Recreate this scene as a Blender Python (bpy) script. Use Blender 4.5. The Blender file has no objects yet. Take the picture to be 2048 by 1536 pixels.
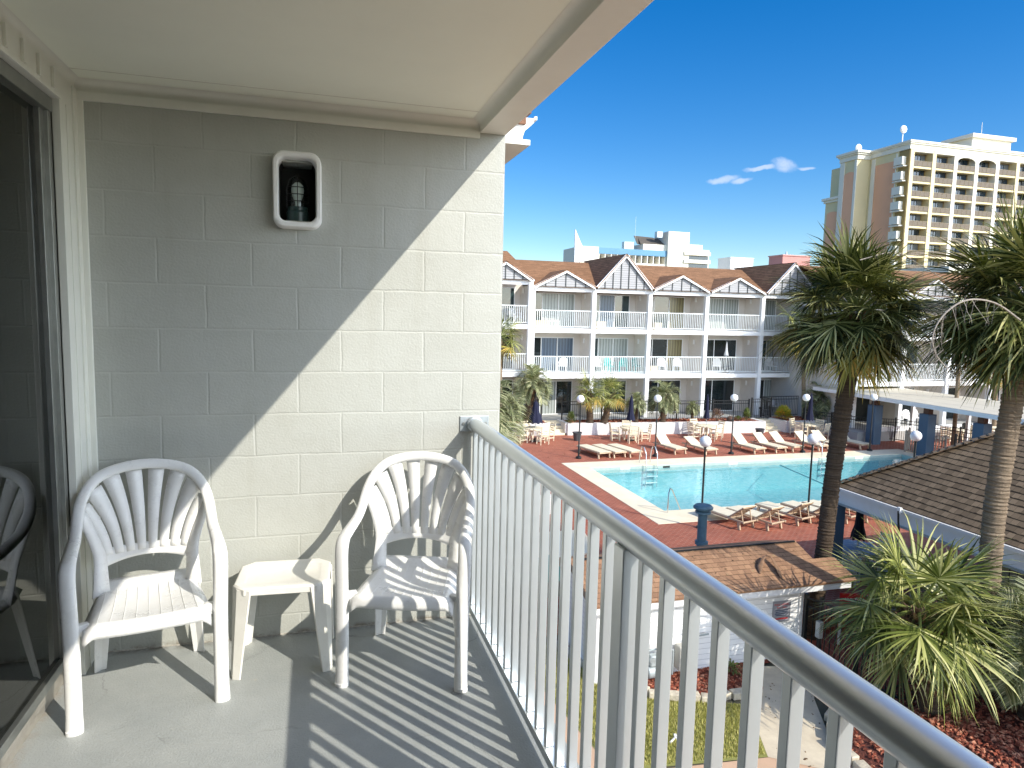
import bpy, bmesh, math, random
from mathutils import Vector, Matrix
random.seed(7)
S = bpy.context.scene
COL = S.collection
R = math.radians
def V(*a): return Vector(a)
# ---------------------------------------------------------------- helpers
class MB:
    def __init__(s): s.bm = bmesh.new()
    def face(s, pts):
        vs = [s.bm.verts.new(p) for p in pts]
        try: return s.bm.faces.new(vs)
        except ValueError: return None
    def hexa(s, p):
        v = [s.bm.verts.new(q) for q in p]
        for f in ((0,3,2,1),(4,5,6,7),(0,1,5,4),(1,2,6,5),(2,3,7,6),(3,0,4,7)):
            s.bm.faces.new([v[i] for i in f])
        return s
    def box(s, x0, x1, y0, y1, z0, z1):
        return s.hexa([(x0,y0,z0),(x1,y0,z0),(x1,y1,z0),(x0,y1,z0),(x0,y0,z1),(x1,y0,z1),(x1,y1,z1),(x0,y1,z1)])
    def cbox(s, c, size, rz=0, M=None):
        a, b, h = size[0]/2, size[1]/2, size[2]/2
        m = M if M else Matrix.Rotation(rz, 3, 'Z')
        c = Vector(c)
        return s.hexa([c + m @ V(*q) for q in ((-a,-b,-h),(a,-b,-h),(a,b,-h),(-a,b,-h),(-a,-b,h),(a,-b,h),(a,b,h),(-a,b,h))])
    def bar(s, p0, p1, w, h, up=(0,0,1)):
        p0, p1 = Vector(p0), Vector(p1); d = (p1-p0).normalized(); up = Vector(up)
        if abs(d.dot(up)) > .98: up = V(0,1,0)
        a = d.cross(up).normalized()*w/2; b = a.cross(d).normalized()*h/2
        return s.hexa([p0-a-b, p0+a-b, p1+a-b, p1-a-b, p0-a+b, p0+a+b, p1+a+b, p1-a+b])
    def prism(s, pts, z0, z1):
        n = len(pts)
        a = [s.bm.verts.new((p[0],p[1],z0)) for p in pts]; b = [s.bm.verts.new((p[0],p[1],z1)) for p in pts]
        s.bm.faces.new(a[::-1]); s.bm.faces.new(b)
        for i in range(n): s.bm.faces.new((a[i],a[(i+1)%n],b[(i+1)%n],b[i]))
        return s
    def extr(s, pts, d):
        d = Vector(d); n = len(pts)
        a = [s.bm.verts.new(Vector(p)) for p in pts]; b = [s.bm.verts.new(Vector(p)+d) for p in pts]
        s.bm.faces.new(a); s.bm.faces.new(b[::-1])
        for i in range(n): s.bm.faces.new((a[(i+1)%n],a[i],b[i],b[(i+1)%n]))
        return s
    def loft(s, rings, caps=True, closed=True):
        L = [[s.bm.verts.new(p) for p in r] for r in rings]
        for a, b in zip(L, L[1:]):
            n = len(a)
            for i in range(n if closed else n-1):
                s.bm.faces.new((a[i],a[(i+1)%n],b[(i+1)%n],b[i]))
        if caps and closed:
            s.bm.faces.new(L[0][::-1]); s.bm.faces.new(L[-1])
        return s
    def tube(s, pts, r, n=10, ry=None, up=(0,0,1), caps=True, prof=None):
        pts = [Vector(p) for p in pts]; m = len(pts)
        rr = r if isinstance(r,(list,tuple)) else [r]*m
        rings = []; prev = None
        for i, p in enumerate(pts):
            t = (pts[min(i+1,m-1)] - pts[max(i-1,0)])
            t = t.normalized() if t.length > 1e-9 else V(0,0,1)
            if prev is None:
                u = Vector(up)
                if abs(t.dot(u)) > .95: u = V(0,1,0) if abs(t.y) < .9 else V(1,0,0)
                a = t.cross(u).normalized()
            else:
                a = (prev - t*prev.dot(t))
                a = a.normalized() if a.length > 1e-6 else prev
            prev = a; b = t.cross(a)
            k = ry if ry else 1
            rings.append([p + a*(math.cos(2*math.pi*j/n)*rr[i]) + b*(math.sin(2*math.pi*j/n)*rr[i]*k) for j in range(n)])
        return s.loft(rings, caps)
    def cyl(s, p0, p1, r0, r1=None, n=16): return s.tube([p0,p1],[r0, r0 if r1 is None else r1], n)
    def sphere(s, c, r, n=20, m=12, sc=(1,1,1)):
        c = Vector(c); rings = []
        for i in range(1, m):
            a = math.pi*i/m
            rings.append([c + V(math.sin(a)*math.cos(2*math.pi*j/n)*r*sc[0], math.sin(a)*math.sin(2*math.pi*j/n)*r*sc[1], -math.cos(a)*r*sc[2]) for j in range(n)])
        return s.loft(rings)
    def lathe(s, c, prof, n=20):
        c = Vector(c)
        return s.loft([[c + V(math.cos(2*math.pi*j/n)*r, math.sin(2*math.pi*j/n)*r, z) for j in range(n)] for r, z in prof])
    def build(s, name, m, parent=None, smooth=False, bevel=0, bseg=2, uvs=True, fix=True, sub=0, solid=0, angle=35):
        bm = s.bm
        if fix: bmesh.ops.recalc_face_normals(bm, faces=bm.faces)
        if uvs:
            lay = bm.loops.layers.uv.new('UVMap')
            for f in bm.faces:
                n = f.normal
                if abs(n.z) > .985 or n.length < .1: u, w = V(1,0,0), V(0,1,0)
                else:
                    u = V(0,0,1).cross(n).normalized(); w = n.cross(u)
                for l in f.loops:
                    co = l.vert.co; l[lay].uv = (co.dot(u), co.dot(w) if abs(n.z) > .985 or abs(n.z) > .02 else co.z)
        off = V(0,0,0); p = parent
        while p is not None: off += p.location; p = p.parent
        if off.length: bmesh.ops.translate(bm, verts=bm.verts, vec=-off)
        me = bpy.data.meshes.new(name); bm.to_mesh(me); bm.free()
        for mm in (m if isinstance(m,(list,tuple)) else [m]): me.materials.append(mm)
        o = bpy.data.objects.new(name, me); COL.objects.link(o)
        if parent: o.parent = parent
        if smooth:
            for q in me.polygons: q.use_smooth = True
            if angle: me.set_sharp_from_angle(angle=R(angle))
        if solid:
            d = o.modifiers.new('s','SOLIDIFY'); d.thickness = solid; d.offset = -1
        if sub:
            d = o.modifiers.new('u','SUBSURF'); d.levels = sub; d.render_levels = sub
        if bevel:
            d = o.modifiers.new('b','BEVEL'); d.width = bevel; d.segments = bseg; d.limit_method = 'ANGLE'; d.angle_limit = R(40)
        return o
def tag(o, label, cat, group=None, kind=None):
    if label: o['label'] = label
    if cat: o['category'] = cat
    if group: o['group'] = group
    if kind: o['kind'] = kind
    return o
def thing(name, label, cat, loc=(0,0,0), group=None):
    o = bpy.data.objects.new(name, None); COL.objects.link(o); o.location = loc; o.empty_display_size = .2
    return tag(o, label, cat, group)
def struct(name, mb, m, kind='structure', **k):
    o = mb.build(name, m, **k); o['kind'] = kind; return o
def dup(root, loc, rz=0, label=None, sc=1, group=None):
    def rec(o, par):
        c = o.copy(); COL.objects.link(c); c.parent = par
        for ch in list(KIDS.get(o.name, [])): rec(ch, c)
        return c
    KIDS = {}
    for q in COL.objects:
        if q.parent: KIDS.setdefault(q.parent.name, []).append(q)
    r = rec(root, None); r.location = loc; r.rotation_euler = (0,0,rz); r.scale = (sc,sc,sc)
    if label: r['label'] = label
    if group: r['group'] = group
    return r
# ---------------------------------------------------------------- materials
def lin(c): return tuple(((v/255)/12.92 if v/255 <= .04045 else ((v/255+.055)/1.055)**2.4) for v in c)
class NT:
    def __init__(s, name):
        s.m = bpy.data.materials.new(name); s.m.use_nodes = True; s.t = s.m.node_tree; s.t.nodes.clear()
        s.out = s.n('ShaderNodeOutputMaterial')
    def n(s, k, **kw):
        x = s.t.nodes.new(k)
        for a, b in kw.items():
            if a.startswith('i_'):
                key = a[2:]; key = int(key) if key.isdigit() else key.replace('_',' ')
                x.inputs[key].default_value = b
            else: setattr(x, a, b)
        return x
    def l(s, a, b): s.t.links.new(a, b)
    def coords(s, kind='UV', scale=(1,1,1), loc=(0,0,0), rot=(0,0,0)):
        c = s.n('ShaderNodeTexCoord'); m = s.n('ShaderNodeMapping')
        m.inputs['Scale'].default_value = scale; m.inputs['Location'].default_value = loc; m.inputs['Rotation'].default_value = rot
        s.l(c.outputs[kind], m.inputs[0]); return m.outputs[0]
    def noise(s, vec, scale, detail=4, rough=.6, lo=None, hi=None):
        x = s.n('ShaderNodeTexNoise'); x.inputs['Scale'].default_value = scale; x.inputs['Detail'].default_value = detail; x.inputs['Roughness'].default_value = rough
        if vec is not None: s.l(vec, x.inputs['Vector'])
        o = x.outputs['Fac']
        if lo is not None:
            r = s.n('ShaderNodeMapRange'); r.inputs[1].default_value = lo; r.inputs[2].default_value = hi; s.l(o, r.inputs[0]); o = r.outputs[0]
        return o
    def mix(s, f, a, b, mode='MIX'):
        x = s.n('ShaderNodeMix', data_type='RGBA', blend_type=mode)
        for sock, v in ((x.inputs[0], f), (x.inputs[6], a), (x.inputs[7], b)):
            if hasattr(v, 'is_output'): s.l(v, sock)
            elif isinstance(v, (int, float)): sock.default_value = v
            else: sock.default_value = (*v[:3], 1)
        return x.outputs[2]
    def math(s, op, a, b=0.0, c=0.0):
        x = s.n('ShaderNodeMath', operation=op)
        for i, v in enumerate((a, b, c)):
            if hasattr(v, 'is_output'): s.l(v, x.inputs[i])
            else: x.inputs[i].default_value = v
        return x.outputs[0]
    def bump(s, h, strength=.3, dist=.01, prev=None):
        b = s.n('ShaderNodeBump'); b.inputs['Strength'].default_value = strength; b.inputs['Distance'].default_value = dist
        s.l(h, b.inputs['Height'])
        if prev is not None: s.l(prev, b.inputs['Normal'])
        return b.outputs[0]
    def schlick(s, f0=.02, k=1.0, normal=None):
        g = s.n('ShaderNodeNewGeometry'); d = s.n('ShaderNodeVectorMath', operation='DOT_PRODUCT')
        s.l(g.outputs['Incoming'], d.inputs[0]); s.l(normal if normal is not None else g.outputs['Normal'], d.inputs[1])
        c = s.math('SUBTRACT', 1.0, s.math('MINIMUM', s.math('ABSOLUTE', d.outputs['Value']), 1.0))
        return s.math('MINIMUM', s.math('MULTIPLY', s.math('ADD', f0, s.math('MULTIPLY', 1-f0, s.math('POWER', c, 5.0))), k), 1.0)
    def bsdf(s, col, rough=.6, normal=None, metal=0, spec=.5, **kw):
        b = s.n('ShaderNodeBsdfPrincipled')
        for sock, v in (('Base Color', col), ('Roughness', rough), ('Metallic', metal), ('Specular IOR Level', spec)):
            if hasattr(v, 'is_output'): s.l(v, b.inputs[sock])
            elif isinstance(v, (int, float)): b.inputs[sock].default_value = v
            else: b.inputs[sock].default_value = (*v[:3], 1)
        for a, v in kw.items(): b.inputs[a.replace('_',' ')].default_value = v
        if normal is not None: s.l(normal, b.inputs['Normal'])
        s.l(b.outputs[0], s.out.inputs[0]); return b
def plain(name, c, rough=.6, var=.12, nscale=6, bump=.1, bscale=60, bdist=.003, metal=0, spec=.5, kind='Object', c2=None, **kw):
    t = NT(name); v = t.coords(kind)
    c = Vector(c); d = Vector(c2) if c2 else c*(1-var*2)
    col = t.mix(t.noise(v, nscale, 5, .65, .3, .7), c, d)
    nb = t.bump(t.noise(v, bscale, 3), bump, bdist) if bump else None
    t.bsdf(col, rough, nb, metal, spec, **kw); return t.m
def brick(name, c1, c2, mortar, bw, bh, ms=.01, offs=.5, rough=.8, bump=.5, dist=.01, loc=(0,0,0), var=.25, smooth=.1, fine=40, fb=.15, spec=.3, rot=0, dark=0):
    t = NT(name); v = t.coords('UV', loc=loc, rot=(0,0,rot))
    b = t.n('ShaderNodeTexBrick'); b.offset = offs; b.inputs['Scale'].default_value = 1
    b.inputs['Brick Width'].default_value = bw; b.inputs['Row Height'].default_value = bh
    b.inputs['Mortar Size'].default_value = ms; b.inputs['Mortar Smooth'].default_value = smooth; b.inputs['Bias'].default_value = 0
    b.inputs['Color1'].default_value = (*c1,1); b.inputs['Color2'].default_value = (*c2,1); b.inputs['Mortar'].default_value = (*mortar,1)
    t.l(v, b.inputs['Vector'])
    nz = t.noise(v, 1.3, 6, .7, .3, .75)
    col = t.mix(t.math('MULTIPLY', nz, var), b.outputs['Color'], (c1[0]*.45, c1[1]*.45, c1[2]*.45))
    col = t.mix(t.math('MULTIPLY', t.noise(v, fine, 3, .7, .35, .7), fb), col, (c2[0]*.5, c2[1]*.5, c2[2]*.5))
    h = t.math('SUBTRACT', 1.0, b.outputs['Fac'])
    n1 = t.bump(h, bump, dist); n2 = t.bump(t.noise(v, fine*1.5, 4), .25, .004, n1)
    t.bsdf(col, rough, n2, 0, spec); return t.m
# ---------------------------------------------------------------- camera (fitted to the block wall's joints)
CAM = V(0.887, -3.448, 1.634); FPX = 1358.56
yaw, pit, rol = R(16.218), R(-5.977), R(1.316)
fw = V(math.sin(yaw)*math.cos(pit), math.cos(yaw)*math.cos(pit), math.sin(pit))
rt = V(math.cos(yaw), -math.sin(yaw), 0); up = rt.cross(fw)
rt, up = math.cos(rol)*rt + math.sin(rol)*up, -math.sin(rol)*rt + math.cos(rol)*up
cd = bpy.data.cameras.new('camera'); cam = bpy.data.objects.new('camera', cd); COL.objects.link(cam)
cam.matrix_world = Matrix(((rt.x,up.x,-fw.x,CAM.x),(rt.y,up.y,-fw.y,CAM.y),(rt.z,up.z,-fw.z,CAM.z),(0,0,0,1)))
cd.sensor_width = 36; cd.lens = FPX/2048*36; cd.clip_start = .05; cd.clip_end = 6000
S.camera = cam
# ---------------------------------------------------------------- light
SUN = V(.70, -1, .843).normalized()
sd = bpy.data.lights.new('sun', 'SUN'); sun = bpy.data.objects.new('sun', sd); COL.objects.link(sun)
sun.rotation_euler = SUN.to_track_quat('Z', 'Y').to_euler(); sun.location = (20,-20,30)
sd.energy = 2.55; sd.angle = R(.5); sd.color = (1, .94, .83)
w = bpy.data.worlds.new('World'); S.world = w; w.use_nodes = True
wt = w.node_tree; bg = wt.nodes['Background']
sky = wt.nodes.new('ShaderNodeTexSky'); sky.sky_type = 'NISHITA'; sky.sun_disc = False
sky.sun_elevation = math.asin(SUN.z); sky.sun_rotation = math.atan2(SUN.x, SUN.y)
sky.altitude = 0; sky.air_density = 1.0; sky.dust_density = .1; sky.ozone_density = 3.0
# deeper blue away from the sun, unseen sunward half brightened to fill balcony shade
def wn(k, **kw):
    x = wt.nodes.new(k)
    for a, b_ in kw.items(): setattr(x, a, b_)
    return x
def wm(op, a, b_=0.0, c=0.0):
    x = wn('ShaderNodeMath', operation=op)
    for i, v in enumerate((a, b_, c)):
        if hasattr(v, 'is_output'): wt.links.new(v, x.inputs[i])
        else: x.inputs[i].default_value = v
    return x.outputs[0]
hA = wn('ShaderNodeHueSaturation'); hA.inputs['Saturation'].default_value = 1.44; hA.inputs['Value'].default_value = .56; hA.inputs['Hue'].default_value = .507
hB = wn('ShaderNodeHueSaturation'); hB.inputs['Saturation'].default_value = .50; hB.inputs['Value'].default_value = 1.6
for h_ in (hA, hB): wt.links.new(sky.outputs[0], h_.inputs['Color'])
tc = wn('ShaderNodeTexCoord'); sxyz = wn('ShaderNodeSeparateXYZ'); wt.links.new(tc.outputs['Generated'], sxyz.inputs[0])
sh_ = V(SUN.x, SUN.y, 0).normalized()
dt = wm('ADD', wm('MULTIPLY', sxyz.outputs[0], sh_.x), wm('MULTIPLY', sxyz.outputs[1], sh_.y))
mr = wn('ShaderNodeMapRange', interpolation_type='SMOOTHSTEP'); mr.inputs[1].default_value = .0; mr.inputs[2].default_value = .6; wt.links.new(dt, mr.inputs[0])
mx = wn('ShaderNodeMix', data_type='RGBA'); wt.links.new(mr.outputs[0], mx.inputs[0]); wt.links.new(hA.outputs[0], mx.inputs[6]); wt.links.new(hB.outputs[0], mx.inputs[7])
# one small fair-weather cloud low in the north-east
az = wm('ARCTAN2', sxyz.outputs[0], sxyz.outputs[1]); el = wm('ARCSINE', sxyz.outputs[2])
cnz = wn('ShaderNodeTexNoise'); cnz.inputs['Scale'].default_value = 26; cnz.inputs['Detail'].default_value = 7; cnz.inputs['Roughness'].default_value = .62; wt.links.new(tc.outputs['Generated'], cnz.inputs['Vector'])
cw_ = wm('SUBTRACT', cnz.outputs['Fac'], .5)
nz2 = wn('ShaderNodeTexNoise'); nz2.inputs['Scale'].default_value = 11; nz2.inputs['Detail'].default_value = 4; wt.links.new(tc.outputs['Generated'], nz2.inputs['Vector'])
el = wm('ADD', el, wm('MULTIPLY', wm('SUBTRACT', nz2.outputs['Fac'], .5), R(2.4)))
tot = None
for (a0, e0, ra, re_) in ((32.7,10.75,1.3,.27),(34.0,10.5,.8,.18),(35.4,11.05,1.4,.15),(37.3,11.2,1.0,.5),(38.6,11.1,.7,.15)):
    u = wm('DIVIDE', wm('SUBTRACT', az, R(a0)), R(ra)); v_ = wm('DIVIDE', wm('SUBTRACT', el, R(e0)), R(re_))
    g_ = wm('SUBTRACT', 1.0, wm('ADD', wm('MULTIPLY', u, u), wm('MULTIPLY', v_, v_)))
    tot = g_ if tot is None else wm('MAXIMUM', tot, g_)
cm = wn('ShaderNodeMapRange', interpolation_type='SMOOTHSTEP'); cm.inputs[1].default_value = -.35; cm.inputs[2].default_value = 1.0
wt.links.new(wm('ADD', tot, wm('MULTIPLY', cw_, 3.4)), cm.inputs[0])
cx2 = wn('ShaderNodeMix', data_type='RGBA'); wt.links.new(wm('MULTIPLY', cm.outputs[0], .85), cx2.inputs[0]); wt.links.new(mx.outputs[2], cx2.inputs[6]); cx2.inputs[7].default_value = (2.1,2.6,3.5,1)
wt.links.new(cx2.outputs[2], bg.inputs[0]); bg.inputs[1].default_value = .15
S.view_settings.view_transform = 'Standard'; S.view_settings.look = 'None'; S.view_settings.gamma = 1; S.view_settings.exposure = 1.06
S.cycles.max_bounces = 10; S.cycles.diffuse_bounces = 6; S.cycles.glossy_bounces = 4; S.cycles.transmission_bounces = 6; S.cycles.transparent_max_bounces = 12
S.cycles.sample_clamp_indirect = 6; S.cycles.use_denoising = True
S.cycles.caustics_reflective = False; S.cycles.caustics_refractive = False
# ---------------------------------------------------------------- balcony materials
def block_paint():
    t = NT('painted_block'); v = t.coords('UV', loc=(0, -2.346+.2032*13, 0))
    wob = t.n('ShaderNodeTexNoise', i_Scale=7.0); t.l(v, wob.inputs['Vector'])
    vv = t.n('ShaderNodeVectorMath', operation='MULTIPLY_ADD'); t.l(wob.outputs['Color'], vv.inputs[0]); vv.inputs[1].default_value = (.011,.011,0); t.l(v, vv.inputs[2])
    b = t.n('ShaderNodeTexBrick'); b.offset = .5; b.inputs['Scale'].default_value = 1; b.inputs['Brick Width'].default_value = .4064
    b.inputs['Row Height'].default_value = .2032; b.inputs['Mortar Size'].default_value = .0075; b.inputs['Mortar Smooth'].default_value = 1.0; b.inputs['Bias'].default_value = 0
    b.inputs['Color1'].default_value = (.44,.45,.415,1); b.inputs['Color2'].default_value = (.47,.48,.445,1); b.inputs['Mortar'].default_value = (.47,.48,.445,1)
    t.l(vv.outputs[0], b.inputs['Vector'])
    col = t.mix(t.noise(v, 2.2, 6, .7, .35, .8), b.outputs['Color'], (.40,.405,.365))
    st = t.n('ShaderNodeTexNoise', i_Scale=1.0, i_Detail=5.0); sm = t.coords('UV', scale=(9,.7,1)); t.l(sm, st.inputs['Vector']); mr_ = t.n('ShaderNodeMapRange'); mr_.inputs[1].default_value = .56; mr_.inputs[2].default_value = .75; t.l(st.outputs['Fac'], mr_.inputs[0]); col = t.mix(t.math('MULTIPLY', mr_.outputs[0], .28), col, (.36,.35,.30))
    sp = t.noise(v, 38, 2, .5, .70, .78); col = t.mix(t.math('MULTIPLY', sp, .25), col, (.45,.42,.36))
    # grime creeping up from the floor joint
    sx = t.n('ShaderNodeSeparateXYZ'); c = t.n('ShaderNodeTexCoord'); t.l(c.outputs['UV'], sx.inputs[0])
    g = t.n('ShaderNodeMapRange'); g.inputs[1].default_value = .03; g.inputs[2].default_value = 0; t.l(sx.outputs[1], g.inputs[0])
    gm = t.math('MULTIPLY', g.outputs[0], t.noise(v, 14, 5, .7, .45, .62)); col = t.mix(t.math('MINIMUM', gm, .85), col, (.16,.12,.08))
    h = t.math('SUBTRACT', 1.0, b.outputs['Fac'])
    n = t.bump(h, .38, .0045); n = t.bump(t.noise(v, 95, 2, .5), .45, .0035, n); n = t.bump(t.noise(v, 24, 4, .6), .3, .004, n)
    t.bsdf(col, .55, n, 0, .4); return t.m
def floor_paint():
    t = NT('grey_floor_paint'); v = t.coords('UV')
    col = t.mix(t.noise(v, 3, 7, .7, .3, .7), (.31,.33,.325), (.40,.415,.40))
    col = t.mix(t.noise(v, 9, 5, .7, .66, .78), col, (.50,.44,.33))
    col = t.mix(t.math('MULTIPLY', t.noise(v, 160, 2, .5, .5, .7), .25), col, (.24,.255,.25))
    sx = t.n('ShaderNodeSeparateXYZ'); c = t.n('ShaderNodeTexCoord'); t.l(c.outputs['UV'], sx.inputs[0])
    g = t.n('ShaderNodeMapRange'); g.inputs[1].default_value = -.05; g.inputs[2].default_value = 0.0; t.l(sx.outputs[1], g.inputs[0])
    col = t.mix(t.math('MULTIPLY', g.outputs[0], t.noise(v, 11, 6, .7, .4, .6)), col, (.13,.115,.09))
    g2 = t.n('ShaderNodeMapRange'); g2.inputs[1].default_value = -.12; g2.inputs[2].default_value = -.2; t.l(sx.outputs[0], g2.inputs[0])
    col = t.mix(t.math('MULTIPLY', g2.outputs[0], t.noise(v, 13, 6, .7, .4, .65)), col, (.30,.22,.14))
    vo = t.n('ShaderNodeTexVoronoi', feature='DISTANCE_TO_EDGE'); vo.inputs['Scale'].default_value = .9; wv = t.n('ShaderNodeVectorMath', operation='MULTIPLY_ADD'); wz = t.n('ShaderNodeTexNoise', i_Scale=3.5, i_Detail=6.0); t.l(v, wz.inputs['Vector']); t.l(wz.outputs['Color'], wv.inputs[0]); wv.inputs[1].default_value = (.5,.5,0); t.l(v, wv.inputs[2]); t.l(wv.outputs[0], vo.inputs['Vector'])
    cr_ = t.n('ShaderNodeMapRange'); cr_.inputs[1].default_value = .006; cr_.inputs[2].default_value = .0; t.l(vo.outputs['Distance'], cr_.inputs[0])
    cm_ = t.math('MULTIPLY', cr_.outputs[0], t.noise(v, 1.7, 3, .6, .5, .62)); col = t.mix(t.math('MULTIPLY', cm_, .6), col, (.14,.14,.13))
    n = t.bump(t.noise(v, 120, 3, .6), .5, .004); n = t.bump(t.noise(v, 30, 3), .25, .004, n)
    t.bsdf(col, .5, n, 0, .4); return t.m
M = {}
M['block'] = block_paint(); M['floor'] = floor_paint()
M['ceil'] = plain('ceiling_paint', (.93,.96,.85), .75, .03, 1.2, .12, 260, .001)
M['trim'] = plain('trim_paint', (.80,.80,.73), .45, .04, 3, .12, 90, .002)
M['alu'] = plain('mill_aluminium', (.42,.43,.41), .34, .08, 9, .06, 140, .001, metal=.85, c2=(.34,.35,.33))
M['rail'] = plain('powder_coated_rail', (.72,.76,.775), .33, .05, 5, .08, 160, .0012, metal=.72, spec=.6, c2=(.66,.70,.72))
M['zinc'] = plain('zinc_plate', (.52,.56,.58), .42, .15, 20, .1, 120, .001, metal=.6, c2=(.4,.45,.47))
def resin(name, c, d, rough):
    t = NT(name); v = t.coords('Object'); col = t.mix(t.noise(v, 4, 5, .7, .35, .75), c, d)
    col = t.mix(t.math('MULTIPLY', t.noise(v, 26, 6, .75, .60, .78), .45), col, tuple(x*.55 for x in d))
    sc = t.coords('Object', scale=(60,8,60)); col = t.mix(t.math('MULTIPLY', t.noise(sc, 2.5, 3, .6, .66, .72), .22), col, tuple(x*.5 for x in d))
    rg = t.n('ShaderNodeMapRange'); rg.inputs[3].default_value = rough; rg.inputs[4].default_value = rough+.25; t.l(t.noise(v, 9, 4, .7, .4, .7), rg.inputs[0])
    t.bsdf(col, rg.outputs[0], t.bump(t.noise(v, 50, 3), .12, .0014), 0, .5); return t.m
M['plastic'] = resin('white_resin', (.86,.86,.85), (.78,.775,.74), .25)
M['tabplastic'] = resin('cream_resin', (.82,.80,.74), (.73,.71,.64), .35)
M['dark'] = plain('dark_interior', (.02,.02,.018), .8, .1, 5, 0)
M['blackmetal'] = plain('black_metal', (.012,.013,.013), .42, .1, 6, .05, 60, .001, spec=.5)
M['gutter'] = plain('white_gutter_enamel', (.88,.88,.87), .3, .02, 3, .04, 60, .001)
def glass(name, tint=(.55,.62,.6), rough=.0, ior=1.52):
    t = NT(name); g = t.n('ShaderNodeBsdfGlossy'); g.inputs['Roughness'].default_value = rough; g.inputs['Color'].default_value = (1,1,1,1)
    tr = t.n('ShaderNodeBsdfTransparent'); tr.inputs['Color'].default_value = (*tint,1)
    m = t.n('ShaderNodeMixShader'); k = t.schlick(.042, .95)
    t.l(k, m.inputs[0]); t.l(tr.outputs[0], m.inputs[1]); t.l(g.outputs[0], m.inputs[2]); t.l(m.outputs[0], t.out.inputs[0]); return t.m
M['glass'] = glass('door_glass', (.22,.27,.22))
# ---------------------------------------------------------------- our own balcony
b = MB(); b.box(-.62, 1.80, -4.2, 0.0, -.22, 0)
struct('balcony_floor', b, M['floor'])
own = thing('hotel_wing', 'white painted block hotel wing around the near balcony, with flat soffit and sliding door', 'building', (0,0,-5.5))
HX0, HX1, HZ0, HZ1 = .727, .895, 2.045, 2.315
b = MB()
b.box(-1.5, HX0, 0, .2, -5.5, 2.6); b.box(HX1, 1.825, 0, .2, -5.5, 2.6)
b.box(HX0, HX1, 0, .2, -5.5, HZ0); b.box(HX0, HX1, 0, .2, HZ1, 2.6)
b.build('block_wall', M['block'], own)
b = MB(); b.box(-1.5, 1.825, -3.92, -3.72, -5.5, 2.6); b.build('block_wall', M['block'], own)
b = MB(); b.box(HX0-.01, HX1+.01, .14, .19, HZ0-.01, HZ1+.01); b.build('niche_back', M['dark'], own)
b = MB(); b.box(-3.2, 1.70, -3.72, 0, 2.588, 2.62); b.build('soffit_board', M['ceil'], own)
js = plain('joint_shadow', (.66,.65,.57), .8, .05, 5, 0)
for y in (-.16, -1.48, -2.80):
    b = MB(); b.box(-.1, 1.66, y-.0015, y+.0015, 2.5868, 2.5885); b.build('soffit_joint', js, own)
b = MB(); b.box(1.69, 1.826, -3.72, 0.0, 2.532, 2.80); b.box(1.69,1.826,.002,.19,2.604,2.80); b.build('fascia_beam', M['trim'], own, bevel=.003)
b = MB(); b.box(-3.4, 1.80, -4.0, .2, 2.80, 3.0); b.box(-3.4, -.3, -3.72, 0, 2.62, 2.8); b.build('roof_deck', M['trim'], own)
# coved crown mouldings
def cove(p0, p1, a, bv, r=.045, n=7):
    prof = [V(0,0,0) ]
    pts = [a*0 + bv*r] + [a*(r*(1-math.sin(t))) + bv*(r*(1-math.cos(t))) for t in [math.pi/2*i/n for i in range(n,-1,-1)]]
    pts = [a*(r*(1-math.cos(t))) + bv*(r*(1-math.sin(t))) for t in [math.pi/2*i/n for i in range(n+1)]]
    ring = [V(0,0,0)] + pts
    return [[p0+q for q in ring], [p1+q for q in ring]]
b = MB()
b.loft(cove(V(-.1,-.0,2.587), V(1.69,-.0,2.587), V(0,-1,0), V(0,0,-1)))
b.loft(cove(V(1.69,-.0,2.587), V(1.69,-3.72,2.587), V(-1,0,0), V(0,0,-1)))
b.loft(cove(V(-.1,0,2.587), V(-.1,-3.72,2.587), V(1,0,0), V(0,0,-1), .03))
b.box(-.1, 1.69, -.012, 0, 2.503, 2.54)
b.build('crown_moulding', M['trim'], own, smooth=True)
# boarding beside and above the door
b = MB()
b.box(-.13, -.10, -.195, 0, 0, 2.587); b.box(-.13,-.10,-3.72,-.195,2.452,2.587)
b.box(-.10,-.093,-3.72,-.20,2.452,2.472)
y = -.27
while y > -3.7:
    b.box(-.10,-.088, y-.012, y+.012, 2.474, 2.552); y -= .145
b.box(-.10,-.092,-.05,-.0,0,2.55); b.box(-.10,-.096,-.13,-.118,0,2.45)
b.build('siding', M['trim'], own, bevel=.002)
b = MB(); b.box(-.10, -.068, -.014, 0, 0, 2.503); b.build('corner_board', M['trim'], own, bevel=.003)
b = MB(); b.box(-.1,1.66,-.003,0,.0,.006); b.build('skirting_lip', plain('caulk', (.55,.52,.46), .8, .3, 30, .6, 40, .01), own)
door = MB()
door.box(-.178, -.132, -.235, -.2, .045, 2.45); door.box(-.173,-.125,-3.7,-.2,2.395,2.45)
door.box(-.193,-.148,-.275,-.236,.085,2.40); door.box(-.193,-.148,-2.06,-2.0,.085,2.40); door.box(-.233,-.198,-2.0,-1.94,.085,2.40)
door.box(-.191,-.148,-3.7,-.276,.085,.125)
dr = door.build('sliding_door', M['alu'], own, bevel=.002)
b = MB(); b.box(-.26,-.165,-3.7,-.0,.0,.04); b.box(-.21,-.158,-3.7,-.2,.04,.084); b.build('door_track', plain('sill_aluminium', (.50,.47,.41), .45, .2, 8, .1, 50, .002, metal=.4, c2=(.34,.31,.26)), dr, bevel=.003)
b = MB(); b.box(-.174,-.168,-2.0,-.276,.125,2.395); b.build('glass_pane', M['glass'], dr)
b = MB(); b.box(-.218,-.212,-3.7,-2.0,.125,2.395); b.build('glass_pane', M['glass'], dr)
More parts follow.
